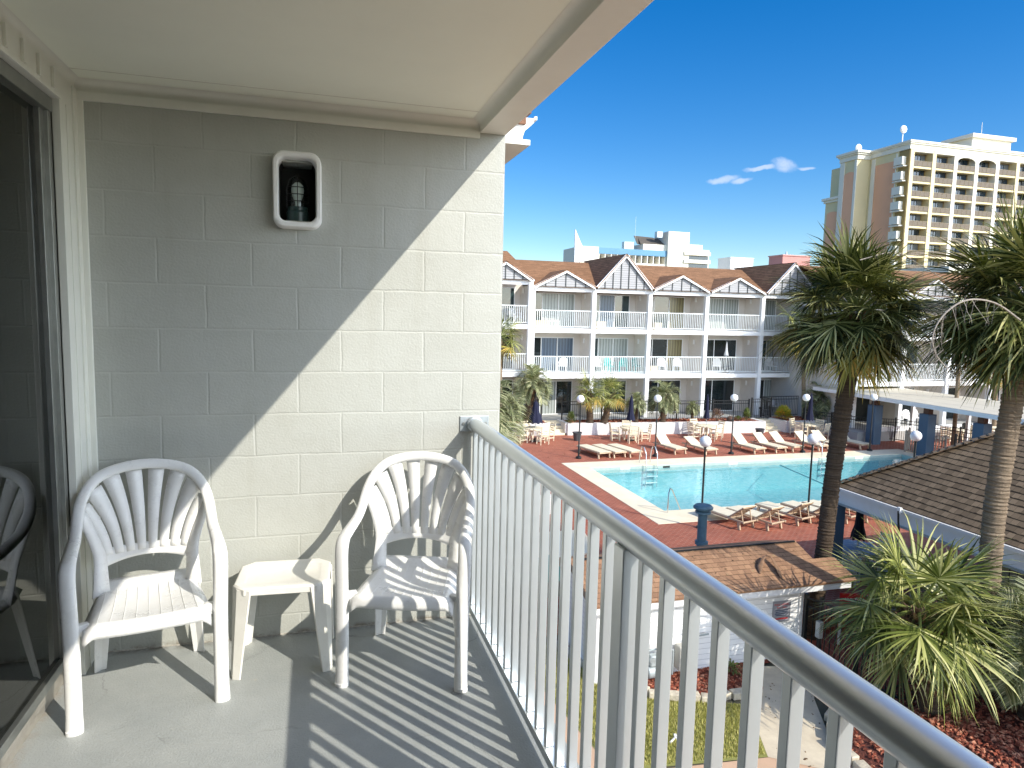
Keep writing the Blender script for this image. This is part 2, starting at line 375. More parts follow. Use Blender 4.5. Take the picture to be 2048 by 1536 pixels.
# room behind the glass
b = MB(); b.box(-3.2,-.30,-3.72,0,-.1,0.0); b.box(-3.25,-3.2,-3.72,0,0,2.62); b.build('room_shell', plain('carpet', (.10,.085,.065), .9, .2, 20, .3, 60, .01), own)
b = MB(); pts = []
for i in range(140):
    yy = -.06 - i*.0105; pts.append((-.42 + .035*math.sin(i*.75) + .008*math.sin(i*2.1), yy))
b.loft([[V(x,yy,.02) for x,yy in pts],[V(x,yy,2.5) for x,yy in pts]], caps=False, closed=False)
b.build('curtain', plain('drape_cloth', (.10,.11,.08), .9, .15, 5, .2, 200, .002), own, smooth=True, solid=.004)
# neighbour's gutter end past the wall
gt = MB(); prof = [(1.83,2.70),(1.83,2.575),(1.985,2.575),(1.99,2.60),(2.0,2.63),(2.03,2.655),(2.05,2.675),(2.052,2.69),(2.07,2.692),(2.07,2.712),(2.055,2.712),(2.05,2.70)]
gt.extr([(x,.24,z) for x,z in prof], (0,3.2,0)); gt.build('gutter', M['gutter'], own, bevel=.002)
b = MB(); b.extr([(1.80,.22,2.705),(2.03,.22,2.72),(2.02,.22,2.76),(1.80,.22,2.86)], (0,3.3,0)); b.box(1.80,2.0,.22,3.4,2.66,2.70)
b.build('eave', plain('shingle_edge', (.25,.13,.08), .9, .2, 20, .4, 30, .01), own)
b = MB(); b.box(1.828,2.02,.2,3.4,2.545,2.573); b.build('eave_soffit', M['trim'], own)
# ---------------------------------------------------------------- bulkhead light in the wall
lt = thing('wall_light', 'caged bulb light recessed in a rounded white surround on the block wall', 'light', (.811,0,2.18))
def rrect(cx, cz, w, h, r, y, n=6):
    o = []
    for (sx, sz, a0) in ((1,1,0),(-1,1,90),(-1,-1,180),(1,-1,270)):
        for i in range(n+1):
            a = R(a0 + 90*i/n); o.append(V(cx+sx*(w/2-r)+r*math.cos(a), y, cz+sz*(h/2-r)+r*math.sin(a)))
    return o
b = MB(); cx, cz = .811, 2.18
b.loft([rrect(cx,cz,.222,.352,.052,0), rrect(cx,cz,.216,.346,.05,-.062), rrect(cx,cz,.204,.334,.046,-.07), rrect(cx,cz,.178,.305,.042,-.07), rrect(cx,cz,.168,.292,.04,-.062), rrect(cx,cz,.166,.29,.04,.03)], caps=False)
b.build('surround', M['gutter'], lt, smooth=True, angle=50)
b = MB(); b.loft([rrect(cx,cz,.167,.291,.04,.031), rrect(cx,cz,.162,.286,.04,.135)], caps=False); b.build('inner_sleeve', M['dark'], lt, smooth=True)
b = MB(); b.lathe((cx,.055,2.04), [(.001,0),(.052,0),(.052,.05),(.046,.058),(.046,.075),(.001,.075)], 22); b.build('lamp_base', plain('dark_green_enamel', (.02,.05,.05), .35, .1, 8, 0), lt, smooth=True)
b = MB(); b.lathe((cx,.055,2.115), [(.042,0),(.042,.09),(.038,.115),(.026,.138),(.001,.146)], 22); b.build('glass_dome', glass('dome_glass', (.8,.88,.86)), lt, smooth=True)
b = MB(); b.lathe((cx,.055,2.12), [(.001,0),(.014,0),(.014,.02),(.026,.05),(.03,.075),(.026,.098),(.012,.112),(.001,.115)], 20); b.build('bulb', plain('opal_bulb', (.8,.8,.78), .2, .02, 4, 0), lt, smooth=True)
b = MB()
for zz, rr_ in ((2.14,.05),(2.172,.05),(2.205,.048)):
    b.tube([V(cx+rr_*math.cos(a), .055+rr_*math.sin(a), zz) for a in [2*math.pi*i/24 for i in range(25)]], .0022, 5)
for k in range(4):
    a = k*math.pi/2 + math.pi/4*0 - math.pi/2
    b.tube([V(cx+.05*math.cos(a),.055+.05*math.sin(a),2.11), V(cx+.05*math.cos(a),.055+.05*math.sin(a),2.20), V(cx+.038*math.cos(a),.055+.038*math.sin(a),2.245), V(cx,.055,2.268)], .0022, 5)
b.build('cage', M['blackmetal'], lt, smooth=True)
# ---------------------------------------------------------------- railing
rl = thing('balcony_railing', 'grey aluminium balcony railing with thick round handrail and square balusters', 'railing', (1.687,-1.86,0))
b = MB(); b.tube([V(1.687,-3.71,1.05)] + [V(1.687,-3.71+3.70*i/12,1.05) for i in range(1,13)], .034, 40); b.build('top_rail', M['rail'], rl, smooth=True)
b = MB(); b.box(1.663,1.713,-3.7,-.012,.048,.084); b.build('bottom_rail', M['rail'], rl, bevel=.002)
yb = -.052; k = 0
while yb > -3.66:
    if abs(yb+1.862) > .045:
        b = MB(); b.box(1.672,1.702,yb-.0125,yb+.0125,.085,1.03); b.build('baluster', M['rail'], rl, bevel=.0022)
    yb -= .1115; k += 1
b = MB(); b.box(1.650,1.724,-1.895,-1.835,.0,1.03); b.build('post', M['rail'], rl, bevel=.003)
b = MB(); b.box(1.61,1.765,-.007,-.0005,1.01,1.092)
fl = b.build('wall_plate', M['zinc'], rl, bevel=.002)
b = MB(); b.cyl((1.687,-.007,1.05),(1.687,-.035,1.05),.041,.041,32); b.build('collar', M['rail'], fl, smooth=True, bevel=.002)
b = MB()
for x in (1.628, 1.748): b.cyl((x,-.0075,1.052),(x,-.013,1.052),.0085,.0085,6)
b.build('bolt', M['alu'], fl)
b = MB(); b.box(1.655,1.72,-.012,-.001,.04,.11); b.build('foot_bracket', M['zinc'], rl, bevel=.001)
# ---------------------------------------------------------------- resin chairs
def chair_proto(name, label):
    t = thing(name, label, 'chair', (0,0,0), 'white resin patio chairs on the near balcony')
    pl = M['plastic']
    def ysurf(x, z): return .165 + .20*(z-.42) - 1.15*x*x
    half = [(.262,-.262,0),(.261,-.258,.15),(.262,-.253,.34),(.266,-.246,.50),(.268,-.238,.595),(.266,-.215,.642),(.264,-.165,.655),(.262,-.08,.665),(.258,.0,.680),(.257,.07,.705),(.253,.125,.75),(.240,.165,.80),(.210,.20,.852),(.163,.226,.890),(.09,.243,.912),(0,.25,.920)]
    pts = [V(*q) for q in half] + [V(-x,y,z) for x,y,z in half[-2::-1]]
    def cr(P, n):
        out = []
        for i in range(len(P)-1):
            p0, p1, p2, p3 = P[max(i-1,0)], P[i], P[i+1], P[min(i+2,len(P)-1)]
            for k in range(n):
                u = k/n; out.append(.5*((2*p1) + (p2-p0)*u + (2*p0-5*p1+4*p2-p3)*u*u + (-p0+3*p1-3*p2+p3)*u**3))
        return out + [P[-1]]
    path = cr(pts, 4); n = len(path)
    b = MB(); rings = []
    for i, p in enumerate(path):
        tg = (path[min(i+1,n-1)] - path[max(i-1,0)]).normalized()
        # face normal of the band: forward on legs, up on arms, forward on the arch
        s = min(i, n-1-i)/(n/2)
        if s < .34: nf = V(.25*(1 if p.x > 0 else -1), -1, 0)
        elif s < .66: nf = V(0.15*(1 if p.x > 0 else -1), -.35, 1)
        else: nf = V(0,-1,.35)
        if .30 < s < .40:
            k = (s-.30)/.10; nf = V(.25*(1 if p.x > 0 else -1),-1,0)*(1-k) + V(0.15*(1 if p.x > 0 else -1),-.35,1)*k
        if .58 < s < .74:
            k = (s-.58)/.16; nf = V(0.15*(1 if p.x > 0 else -1),-.35,1)*(1-k) + V(0,-1,.35)*k
        nf = (nf - tg*nf.dot(tg)).normalized(); sd_ = tg.cross(nf).normalized()
        wd = .028 if s < .30 else .028-.0060*min(1,(s-.30)/.25)
        th = .014 if s < .3 else .014-.003*min(1,(s-.3)/.3)
        if s < .03: wd *= 1.06
        ring = []
        for (a, c) in ((-1,-.9),(-1,.1),(-.82,.62),(-.45,.92),(0,1),(.45,.92),(.82,.62),(1,.1),(1,-.9),(.86,-.9),(.8,.0),(.0,.55),(-.8,.0),(-.86,-.9)):
            ring.append(p + sd_*wd*a + nf*th*c)
        rings.append(ring)
    b.loft(rings); b.build('arm_frame', pl, t, smooth=True, angle=50, uvs=False)
    b = MB()
    for sx in (1,-1):
        for (x, y, z0) in ((sx*.262,-.262,0),):
            b.loft([[V(x+.029*math.cos(a), y+.021*math.sin(a)+.002, zz) for a in [2*math.pi*i/18 for i in range(18)]] for zz in (0,.014)])
    b.build('foot_rim', pl, t, smooth=True)
    # back: slats that fan into the arch
    def arch_pt(ang):   # inner edge of the arch at angle from vertical
        return V(.236*math.sin(ang), 0, .742 + .165*math.cos(ang))
    b = MB(); N = 8
    for k in range(N):
        q = (k-(N-1)/2)/((N-1)/2)
        xb = q*.150; ang = q*1.40; tp = arch_pt(ang)
        L = []; Rr = []
        for i in range(13):
            u = i/12; e = u**1.35
            xc = xb + (tp.x-xb)*(.35*u+.65*u*u); z = .545 + (tp.z-.545)*u
            z += .0
            hw = .0168 + .0165*u - .001*math.sin(math.pi*u)
            if abs(q) > .99: hw = .019 + .002*u
            dx = (tp.x-xb)*(.35+1.3*u); dz = (tp.z-.545); l = math.hypot(dx,dz); nx, nz = dz/l, -dx/l
            for arr, sg in ((L,-1),(Rr,1)):
                X = xc + sg*hw*nx; Z = z + sg*hw*nz; arr.append(V(X, ysurf(X,Z), Z))
        mid = [(a+c)/2 + V(0,-.0012,0) for a, c in zip(L, Rr)]
        b.loft([[L[i], mid[i], Rr[i]] for i in range(13)], caps=False, closed=False)
    b.build('back_slats', pl, t, smooth=True, solid=.0045, uvs=False, fix=False)
    # lower band with the lens-shaped opening under it
    b = MB(); top = []; bot = []
    for i in range(25):
        x = -.188 + .376*i/24; top.append((x, .575 + .0*x)); bot.append((x, .488 + .034*(1-(x/.188)**2)))
    rows = []
    for j in range(5):
        rows.append([V(x, ysurf(x, zb+(zt-zb)*j/4), zb+(zt-zb)*j/4) for (x, zt), (_, zb) in zip(top, bot)])
    b.loft(rows, caps=False, closed=False)
    for sx in (1,-1):   # side stems down to the seat
        rows = []
        for i in range(12):
            u = i/11; z = .395 + .36*u; xo = .178 + .004*u + .085*max(0,u-.40)**1.2*1.5; hw = .020 + (.012*(1-u)**3)
            rows.append([V(sx*(xo-hw), ysurf(xo-hw,z) - (0.03*(1-u)**4), z), V(sx*xo, ysurf(xo,z)-.004-(0.03*(1-u)**4), z), V(sx*(xo+hw), ysurf(xo+hw,z)-(0.045*(1-u)**3), z)])
        b.loft(rows, caps=False, closed=False)
    b.build('back_band', pl, t, smooth=True, solid=.0045, uvs=False, fix=False)
    # seat
    b = MB(); nx, ny = 26, 20; grid = []
    for j in range(ny+1):
        v_ = j/ny; y = -.255 + .43*v_
        hw = .236 - .049*v_ - .012*(1-v_)**6
        row = []
        for i in range(nx+1):
            u = -1 + 2*i/nx; x = u*hw
            z = .418 - .018*math.sin(math.pi*min(1,v_*1.05))*(1-u*u) - .012*v_ + .028*max(0,v_-.86)/.14*1.0
            z -= .030*max(0,abs(u)-.86)/.14*(1-.5*v_)
            yy = y - .018*(1-u*u)*(1-v_)
            row.append(V(x,yy,z))
        grid.append(row)
    front = []
    for k_, (dy, dz) in enumerate(((-.020,-.052),(-.020,-.036),(-.017,-.018),(-.009,-.005))):
        front.append([V(q.x*1.0, q.y+dy, min(q.z,.418)+dz) for q in grid[0]])
    b.loft(front + grid, caps=False, closed=False)
    b.build('seat', pl, t, smooth=True, solid=.005, uvs=False, fix=False, angle=60)
    b = MB()
    for i in range(-4,5):
        x = i*.044
        b.tube([V(x*(1-.1*v_), -.262+.40*v_, .4195-.018*math.sin(math.pi*min(1,v_*1.05))*(1-(x/.21)**2)-.012*v_) for v_ in [j/10 for j in range(11)]], .0011, 4)
    b.build('seat_rib', pl, t, uvs=False)
    # rear legs, L-section, and side connectors
    for sx in (1,-1):
        b = MB(); rings = []
        for i in range(7):
            u = i/6; z = .42*(1-u); x = sx*(.168 + .030*u); y = .150 + .075*u; w_ = .034 - .014*u; d = .032 - .012*u; e = .006
            rings.append([V(x-sx*w_,y+d*.1,z), V(x,y+d*.1-.004,z), V(x+sx*w_,y-d,z), V(x+sx*(w_+e),y-d,z), V(x+sx*.006,y+e+.004,z), V(x-sx*w_,y+e+d*.1,z)])
        b.loft(rings); b.build('leg', pl, t, smooth=True, angle=30, uvs=False, bevel=.0015)
        b = MB(); b.bar((sx*.205,-.215,.392),(sx*.262,-.238,.392),.03,.045); b.build('side_bracket', pl, t, bevel=.004, uvs=False)
    return t
ch1 = chair_proto('patio_chair', 'white resin fan-back patio chair against the sliding glass door')
ch1.location = (.196,-.345,0); ch1.rotation_euler = (0,0,R(12))
ch2 = dup(ch1, (1.315,-.385,0), R(-18), 'white resin fan-back patio chair striped by railing shadows beside the handrail')
# ---------------------------------------------------------------- side table
tb = thing('side_table', 'small cream resin side table with notched corners between the two patio chairs', 'table', (.735,-.235,0))
tm = M['tabplastic']
def octo(cx, cy, w, d, c, z): 
    return [V(cx-w+c,cy-d,z),V(cx+w-c,cy-d,z),V(cx+w-c*.45,cy-d+c*.45,z),V(cx+w,cy-d+c,z),V(cx+w,cy+d-c,z),V(cx+w-c,cy+d,z),V(cx-w+c,cy+d,z),V(cx-w,cy+d-c,z),V(cx-w,cy-d+c,z),V(cx-w+c*.45,cy-d+c*.45,z)]
tb.rotation_euler = (0,0,R(-3)); tb.location = (0,0,0)
tcx, tcy = 0, 0
b = MB()
b.loft([octo(0,0,.196,.158,.05,.372), octo(0,0,.205,.167,.05,.376), octo(0,0,.205,.167,.05,.404), octo(0,0,.198,.160,.05,.410), octo(0,0,.165,.128,.03,.4105), octo(0,0,.160,.123,.03,.408)])
b.build('tabletop', tm, tb, smooth=True, angle=30, uvs=False, bevel=.002)
for sx in (1,-1):
    for sy in (1,-1):
        b = MB(); rings = []
        for i in range(6):
            u = i/5; z = .400*(1-u); x = sx*(.176+.022*u); y = sy*(.138+.022*u); w_ = .054-.028*u; e = .006
            q = [V(x-sx*w_,y+sy*w_*.55,z), V(x-sx*w_*.0,y-sy*.0,z)+V(-sx*.012,-sy*.012,0), V(x+sx*w_*.55,y-sy*w_,z), V(x+sx*(w_*.55+e),y-sy*(w_-e),z), V(x+sx*.010,y+sy*.010,z), V(x-sx*(w_-e),y+sy*(w_*.55+e),z)]
            rings.append(q)
        b.loft(rings); b.build('leg', tm, tb, smooth=True, angle=30, uvs=False, bevel=.0012)
tb.location = (.742,-.232,0)
# a pixel of the 2048x1536 photograph traced to a real plane (axis 0/1/2 = x/y/z at value c)
def at(px, py, ax, c):
    d = fw*FPX + rt*(px-1024) - up*(py-768); t = (c-CAM[ax])/d[ax]; return CAM + d*t
DK, LW, PT = -5.15, -5.5, -4.62      # pool deck, lawn, ground-floor patio levels
# ---------------------------------------------------------------- ground materials
M['brick'] = brick('red_brick_paving', (.44,.125,.072), (.30,.08,.048), (.50,.30,.21), .215, .105, .009, rough=.8, bump=.35, dist=.006, var=.5)
M['coping'] = plain('cream_coping', (.88,.78,.58), .75, .08, 1.5, .3, 50, .006, c2=(.76,.66,.47))
M['concrete'] = plain('path_concrete', (.72,.62,.45), .85, .15, 2.5, .5, 90, .008, c2=(.55,.46,.33))
M['tan'] = plain('tan_walk', (.62,.40,.26), .85, .1, 2, .3, 70, .005, c2=(.54,.36,.23))
M['patio'] = plain('patio_concrete', (.45,.45,.43), .8, .1, 1, .2, 40, .005)
M['earth'] = plain('dry_ground', (.16,.15,.10), .9, .2, .3, .4, 3, .05)
M['soil'] = plain('red_mulch_bed', (.22,.06,.035), .95, .25, 9, .8, 30, .04, c2=(.07,.025,.018))
M['stone'] = plain('edging_stone', (.68,.60,.45), .85, .2, 6, .6, 25, .02, c2=(.36,.31,.24))
M['whitebrick'] = brick('white_painted_brick', (.80,.79,.77), (.74,.73,.72), (.56,.56,.55), .21, .075, .009, bump=.5, dist=.006, var=.12, fb=.06)
M['turf'] = plain('lawn_base', (.32,.30,.09), .95, .2, 5, .5, 60, .02, c2=(.20,.21,.055))
def water_mat():
    t = NT('pool_water'); v = t.coords('Object')
    h = t.math('ADD', t.noise(v, 1.6, 3, .55), t.math('MULTIPLY', t.noise(v, 5.5, 3, .6), .35))
    n = t.bump(h, .5, .03)
    g = t.n('ShaderNodeBsdfGlossy', i_Roughness=.04); t.l(n, g.inputs['Normal'])
    sparkle = t.noise(v, 6.5, 4, .75, .40, .64)  # mottling that paints light sparkle into the water tint
    tc = t.mix(sparkle, (.60,.86,.90), (1.0,1.0,1.0))
    tr = t.n('ShaderNodeBsdfTransparent'); t.l(tc, tr.inputs['Color'])
    m = t.n('ShaderNodeMixShader'); t.l(t.schlick(.02, 1.0, n), m.inputs[0]); t.l(tr.outputs[0], m.inputs[1]); t.l(g.outputs[0], m.inputs[2]); t.l(m.outputs[0], t.out.inputs[0]); return t.m
M['water'] = water_mat()
M['plaster'] = plain('pool_plaster', (.33,.60,.62), .6, .06, 1.5, .1, 20, .01, c2=(.26,.52,.56))
M['tile'] = brick('waterline_tile', (.45,.55,.50), (.38,.48,.45), (.6,.62,.55), .1, .05, .004, bump=.1, rough=.3)
M['white'] = plain('white_paint', (.80,.80,.79), .55, .04, 2, .08, 40, .003)
M['navy'] = plain('navy_canvas', (.006,.009,.038), .85, .15, 6, .3, 80, .005)
M['cream'] = plain('cream_slat', (.82,.73,.54), .5, .06, 4, .05, 40, .002)
M['blue'] = plain('slate_blue_paint', (.055,.115,.19), .6, .08, 2, .1, 40, .004)
M['chrome'] = plain('polished_steel', (.7,.7,.7), .15, .03, 5, 0, metal=1)
# ---------------------------------------------------------------- ground sheets
b = MB(); E_ = 3000
px0, px1, py0, py1 = 12.6, 29.9, 17.35, 24.05          # pool opening
# one terrain sheet with the pool let into it
xs = [-E_, -60, px0+.02, px1-.02, 120, E_]; ys = [-E_, -60, py0+.02, py1-.02, 150, E_]
for i in range(5):
    for j in range(5):
        if i == 2 and j == 2: continue
        b.face([(xs[i],ys[j],LW-.02),(xs[i+1],ys[j],LW-.02),(xs[i+1],ys[j+1],LW-.02),(xs[i],ys[j+1],LW-.02)])
struct('ground', b, M['earth'])
b = MB(); co = .95
X0, X1, Y0, Y1 = px0-co, px1+co, py0-1.35, py1+1.15      # coping outer
b.prism([(3.2,10.2),(11.9,10.2),(11.9,9.0),(13.6,9.0),(13.6,5.6),(80,5.6),(80,Y0),(3.2,Y0)], LW-.5, DK)
b.prism([(3.2,Y0),(X0,Y0),(X0,Y1),(3.2,Y1)], LW-.5, DK); b.prism([(X1,Y0),(80,Y0),(80,Y1),(X1,Y1)], LW-.5, DK)
b.prism([(3.2,Y1),(80,Y1),(80,36),(36.5,36),(36.5,32.6),(3.2,32.6)], LW-.5, DK)
struct('pool_deck', b, M['brick'])
b = MB()
b.box(X0,X1,Y0,py0,LW-.5,DK+.012); b.box(X0,X1,py1,Y1,LW-.5,DK+.012); b.box(X0,px0,py0,py1,LW-.5,DK+.012); b.box(px1,X1,py0,py1,LW-.5,DK+.012)
struct('pool_coping', b, M['coping'], bevel=.012)
b = MB(); zb = DK-1.45
e_ = .007; qx0,qx1,qy0,qy1 = px0+e_,px1-e_,py0+e_,py1-e_
b.face([(qx0,qy0,zb),(qx1,qy0,zb),(qx1,qy1,zb),(qx0,qy1,zb)])
for (a, c) in (((qx0,qy0),(qx1,qy0)),((qx1,qy0),(qx1,qy1)),((qx1,qy1),(qx0,qy1)),((qx0,qy1),(qx0,qy0))):
    b.face([(*a,zb),(*c,zb),(*c,DK-.2),(*a,DK-.2)])
pool = struct('pool_basin', b, M['plaster'], fix=False)
b = MB()
b.box(px0+.02,px1-.02,py1-.012,py1-.002,DK-.26,DK-.01); b.box(px0+.002,px0+.012,py0,py1,DK-.26,DK-.01); b.box(px1-.012,px1-.002,py0,py1,DK-.26,DK-.01)
struct('waterline_tiles', b, M['tile'])
b = MB(); b.face([(px0,py0,DK-.13),(px1,py0,DK-.13),(px1,py1,DK-.13),(px0,py1,DK-.13)]); struct('pool_water', b, M['water'], fix=False)
# depth markers on the far pool wall
def text(name, body, size, loc, rot, m, parent=None, ext=.002, align='CENTER'):
    c = bpy.data.curves.new(name, 'FONT'); c.body = body; c.size = size; c.extrude = ext; c.align_x = align; c.align_y = 'CENTER'
    o = bpy.data.objects.new(name, c); COL.objects.link(o); o.location = loc; o.rotation_euler = rot
    dg = bpy.context.evaluated_depsgraph_get(); me = bpy.data.meshes.new_from_object(o.evaluated_get(dg)); bpy.data.objects.remove(o)
    o = bpy.data.objects.new(name, me); COL.objects.link(o); me.materials.append(m)
    o.rotation_euler = rot; o.location = Vector(loc)
    if parent: o.parent = parent; o.location = Vector(loc) - parent.location
    return o
M['ink'] = plain('black_lettering', (.03,.03,.03), .6, 0, 1, 0)
for i, (x, d) in enumerate(((14.3,'3 FT'),(19.9,'4 FT'),(24.5,'5 FT'),(27.2,'5 FT'))):
    t = thing('depth_marker', ('white depth marker %s on the far pool wall, %s' % (d, ('left of the ladder','right of the ladder','left of the big palm trunk','right of the big palm trunk')[i])), 'marker', (x,py1-.006,DK-.075), 'pool depth markers')
    b = MB(); b.box(x-.24,x+.24,py1-.020,py1-.013,DK-.13,DK-.02); b.build('plate', M['white'], t)
    text('lettering', d, .1, (x, py1-.022, DK-.075), (R(90),0,0), M['ink'], t, .001)
b = MB(); b.box(16.2,16.55,py1-.020,py1-.013,DK-.14,DK-.06); tag(b.build('skimmer_opening', M['dark']), 'dark rectangular skimmer slot in the far pool wall', 'skimmer')
# nearer ground: lawn, mulch, paths
def sheet(name, pts, z, m, kind='structure'):
    b = MB(); b.face([(x,y,z) for x,y in pts]); o = b.build(name, m, fix=False); o['kind'] = kind
    if o.data.polygons[0].normal.z < 0: o.data.flip_normals()
    return o
sheet('tan_walk', [(1.9,-9),(13,-9),(13,5.0),(7.95,5.35),(1.9,5.9)], LW+.004, M['tan'])
sheet('side_path', [(1.9,5.9),(5.35,5.65),(5.35,6.3),(4.95,9.6),(5.1,10.2),(1.9,10.2)], LW+.005, M['tan'])
sheet('lawn_soil', [(5.35,5.65),(7.95,5.35),(8.55,6.75),(7.9,7.0),(6.9,7.38),(6.2,8.3),(5.75,9.9),(4.95,9.9),(4.95,8.6)], LW+.01, M['turf'])
sheet('concrete_path', [(7.95,5.35),(9.0,4.6),(9.25,5.4),(9.9,6.6),(10.75,7.6),(9.6,7.9),(9.1,7.1),(8.55,6.75)], LW+.012, M['concrete'])
sheet('mulch_bed_soil', [(5.75,9.9),(6.2,8.3),(6.9,7.38),(7.9,7.0),(9.1,7.1),(9.6,7.9),(10.7,8.1),(10.7,9.9)], LW+.014, M['soil'])
# raised mound bed at the right
b = MB(); rings = []
bx = [(9.35,4.3),(9.3,5.3),(10.0,6.2),(10.9,6.3),(12.0,6.6),(14.5,6.4),(17,5),(17,-3),(12,-4),(9.6,1)]
cxm, cym = 13.2, 2.6
for k, (f, z) in enumerate(((1,LW+.015),(.9,LW+.12),(.7,LW+.32),(.4,LW+.45),(.1,LW+.5))):
    rings.append([V(cxm+(x-cxm)*f, cym+(y-cym)*f, z) for x, y in bx])
b.loft(rings); struct('mulch_mound', b, M['soil'], smooth=True)
sheet('court_paving', [(10.75,7.6),(10.9,6.35),(12.0,6.65),(14.5,6.4),(14.5,9.6),(10.75,9.6)], LW+.008, M['brick'])
# scattered chips and grass blades (uncountable)
def chips(name, n, pts_fn, m, s0, s1, flat=.35):
    b = MB(); rnd = random.Random(n)
    for i in range(n):
        p = pts_fn(rnd)
        if p is None: continue
        s = rnd.uniform(s0, s1); mt = Matrix.Rotation(rnd.uniform(0,6.28),3,'Z') @ Matrix.Rotation(rnd.uniform(-.6,.6),3,'X') @ Matrix.Rotation(rnd.uniform(-.5,.5),3,'Y')
        q = [Vector(p) + mt @ V(*a) for a in ((-s,-s*.5,0),(s,-s*.4,0),(s*.8,s*.5,s*flat),(-s*.7,s*.5,s*flat),(0,0,s*flat*1.9))]
        v = [b.bm.verts.new(k) for k in q]
        for f in ((0,1,4),(1,2,4),(2,3,4),(3,0,4)): b.bm.faces.new([v[k] for k in f])
    o = b.build(name, m, uvs=False, fix=False); o['kind'] = 'stuff'; return o
def island_mat(name, cols, rough=.6, trans=.0, spec=.4, bump=0, grain=0):
    t = NT(name); g = t.n('ShaderNodeNewGeometry'); r = t.n('ShaderNodeValToRGB'); r.color_ramp.interpolation = 'LINEAR'
    els = r.color_ramp.elements
    for i, (p, c) in enumerate(cols):
        e = els[i] if i < 2 else els.new(p)
        e.position = p; e.color = (*c, 1)
    t.l(g.outputs['Random Per Island'], r.inputs[0]); col = r.outputs[0]
    if grain:
        v = t.coords('Object'); col = t.mix(t.math('MULTIPLY', t.noise(v, grain, 3, .6, .4, .7), .35), col, tuple(x*.4 for x in cols[0][1]))
    bs = t.bsdf(col, rough, None, 0, spec)
    if trans:
        tr = t.n('ShaderNodeBsdfTranslucent'); t.l(t.mix(.5, col, (.30,.36,.04)), tr.inputs[0]); m = t.n('ShaderNodeMixShader'); m.inputs[0].default_value = trans
        t.l(bs.outputs[0], m.inputs[1]); t.l(tr.outputs[0], m.inputs[2]); t.l(m.outputs[0], t.out.inputs[0])
    return t.m
def inpoly(x, y, P):
    c = False; j = len(P)-1
    for i in range(len(P)):
        if (P[i][1] > y) != (P[j][1] > y) and x < (P[j][0]-P[i][0])*(y-P[i][1])/(P[j][1]-P[i][1])+P[i][0]: c = not c
        j = i
    return c
def in_poly_fn(P, z):
    xs = [p[0] for p in P]; ys = [p[1] for p in P]
    def f(r):
        x, y = r.uniform(min(xs),max(xs)), r.uniform(min(ys),max(ys))
        return (x, y, z) if inpoly(x, y, P) else None
    return f
chipm = island_mat('bark_chips', [(0,(.12,.03,.018)),(1,(.46,.15,.08)),(.5,(.30,.07,.035)),(.92,(.55,.25,.15))], .9)
bedP = [(5.75,9.9),(6.2,8.3),(6.9,7.38),(7.9,7.0),(9.1,7.1),(9.6,7.9),(10.7,8.1),(10.7,9.0)]
chips('bark_mulch', 9000, in_poly_fn(bedP, LW+.02), chipm, .018, .05)
def mound(r):
    x, y = r.uniform(9.35,15), r.uniform(-1,6.5)
    if not inpoly(x, y, bx): return None
    best = 0
    for k in range(20):
        f = 1 - k/20
        if f > 0 and inpoly(cxm+(x-cxm)/f, cym+(y-cym)/f, bx): best = 1-f
        else: break
    return (x, y, LW+.02 + min(.5, (.12*best/.1 if best < .1 else .12+(best-.1)*1.0 if best < .3 else .32+(best-.3)*.43)))
chips('bark_mulch', 26000, mound, chipm, .018, .055)
grassm = island_mat('grass_blades', [(0,(.20,.20,.04)),(1,(.80,.70,.30)),(.45,(.46,.44,.11)),(.8,(.62,.56,.19))], .7, .25)
lawnP = [(5.38,5.7),(7.93,5.4),(8.5,6.7),(7.9,6.96),(6.85,7.33),(6.12,8.3),(5.7,9.7),(5.0,9.7),(5.0,8.6)]
b = MB(); rnd = random.Random(3); fn = in_poly_fn(lawnP, LW+.01)
for i in range(52000):
    p = fn(rnd)
    if not p: continue
    a = rnd.uniform(0,6.28); h = rnd.uniform(.03,.075); wd = rnd.uniform(.004,.009); dx, dy = math.cos(a), math.sin(a); ln = rnd.uniform(-.03,.04)
    p = Vector(p); s_ = V(-dy,dx,0)*wd
    vs = [b.bm.verts.new(q) for q in (p-s_, p+s_, p+V(dx*ln,dy*ln,h))]; b.bm.faces.new(vs)
o = b.build('lawn_grass', grassm, uvs=False, fix=False); o['kind'] = 'stuff'
# edging stones
def stones(path, n, grp, lab, w_=.17, l_=.32, h=.14, z=LW):
    rnd = random.Random(len(path)*7+n); L = [(Vector((*a,0)),Vector((*b_,0))) for a, b_ in zip(path, path[1:])]
    tot = sum((q-p).length for p, q in L)
    for i in range(n):
        s = (i+.5)/n*tot
        for p, q in L:
            d = (q-p).length
            if s <= d: break
            s -= d
        c = p + (q-p).normalized()*s; a = math.atan2((q-p).y,(q-p).x) + rnd.uniform(-.12,.12)
        ll = tot/n*rnd.uniform(.85,.97); b = MB(); b.cbox((c.x+rnd.uniform(-.015,.015),c.y+rnd.uniform(-.015,.015),z+h/2+rnd.uniform(-.01,.02)), (ll, w_*rnd.uniform(.85,1.15), h), a)
        o = b.build('edging_stone', M['stone'], bevel=.018, bseg=2); tag(o, lab, 'stone', grp)
stones([(5.85,9.7),(6.2,8.32),(6.9,7.40),(7.9,7.02),(9.0,7.0)], 15, 'stones edging the shed mulch bed', 'weathered buff edging stone between the small lawn and the red mulch along the white shed')
stones([(9.2,4.2),(9.2,5.3),(9.7,5.95),(10.3,6.3),(11.3,6.5)], 12, 'stones edging the mound bed', 'weathered buff edging stone around the red mulch mound beside the concrete path')
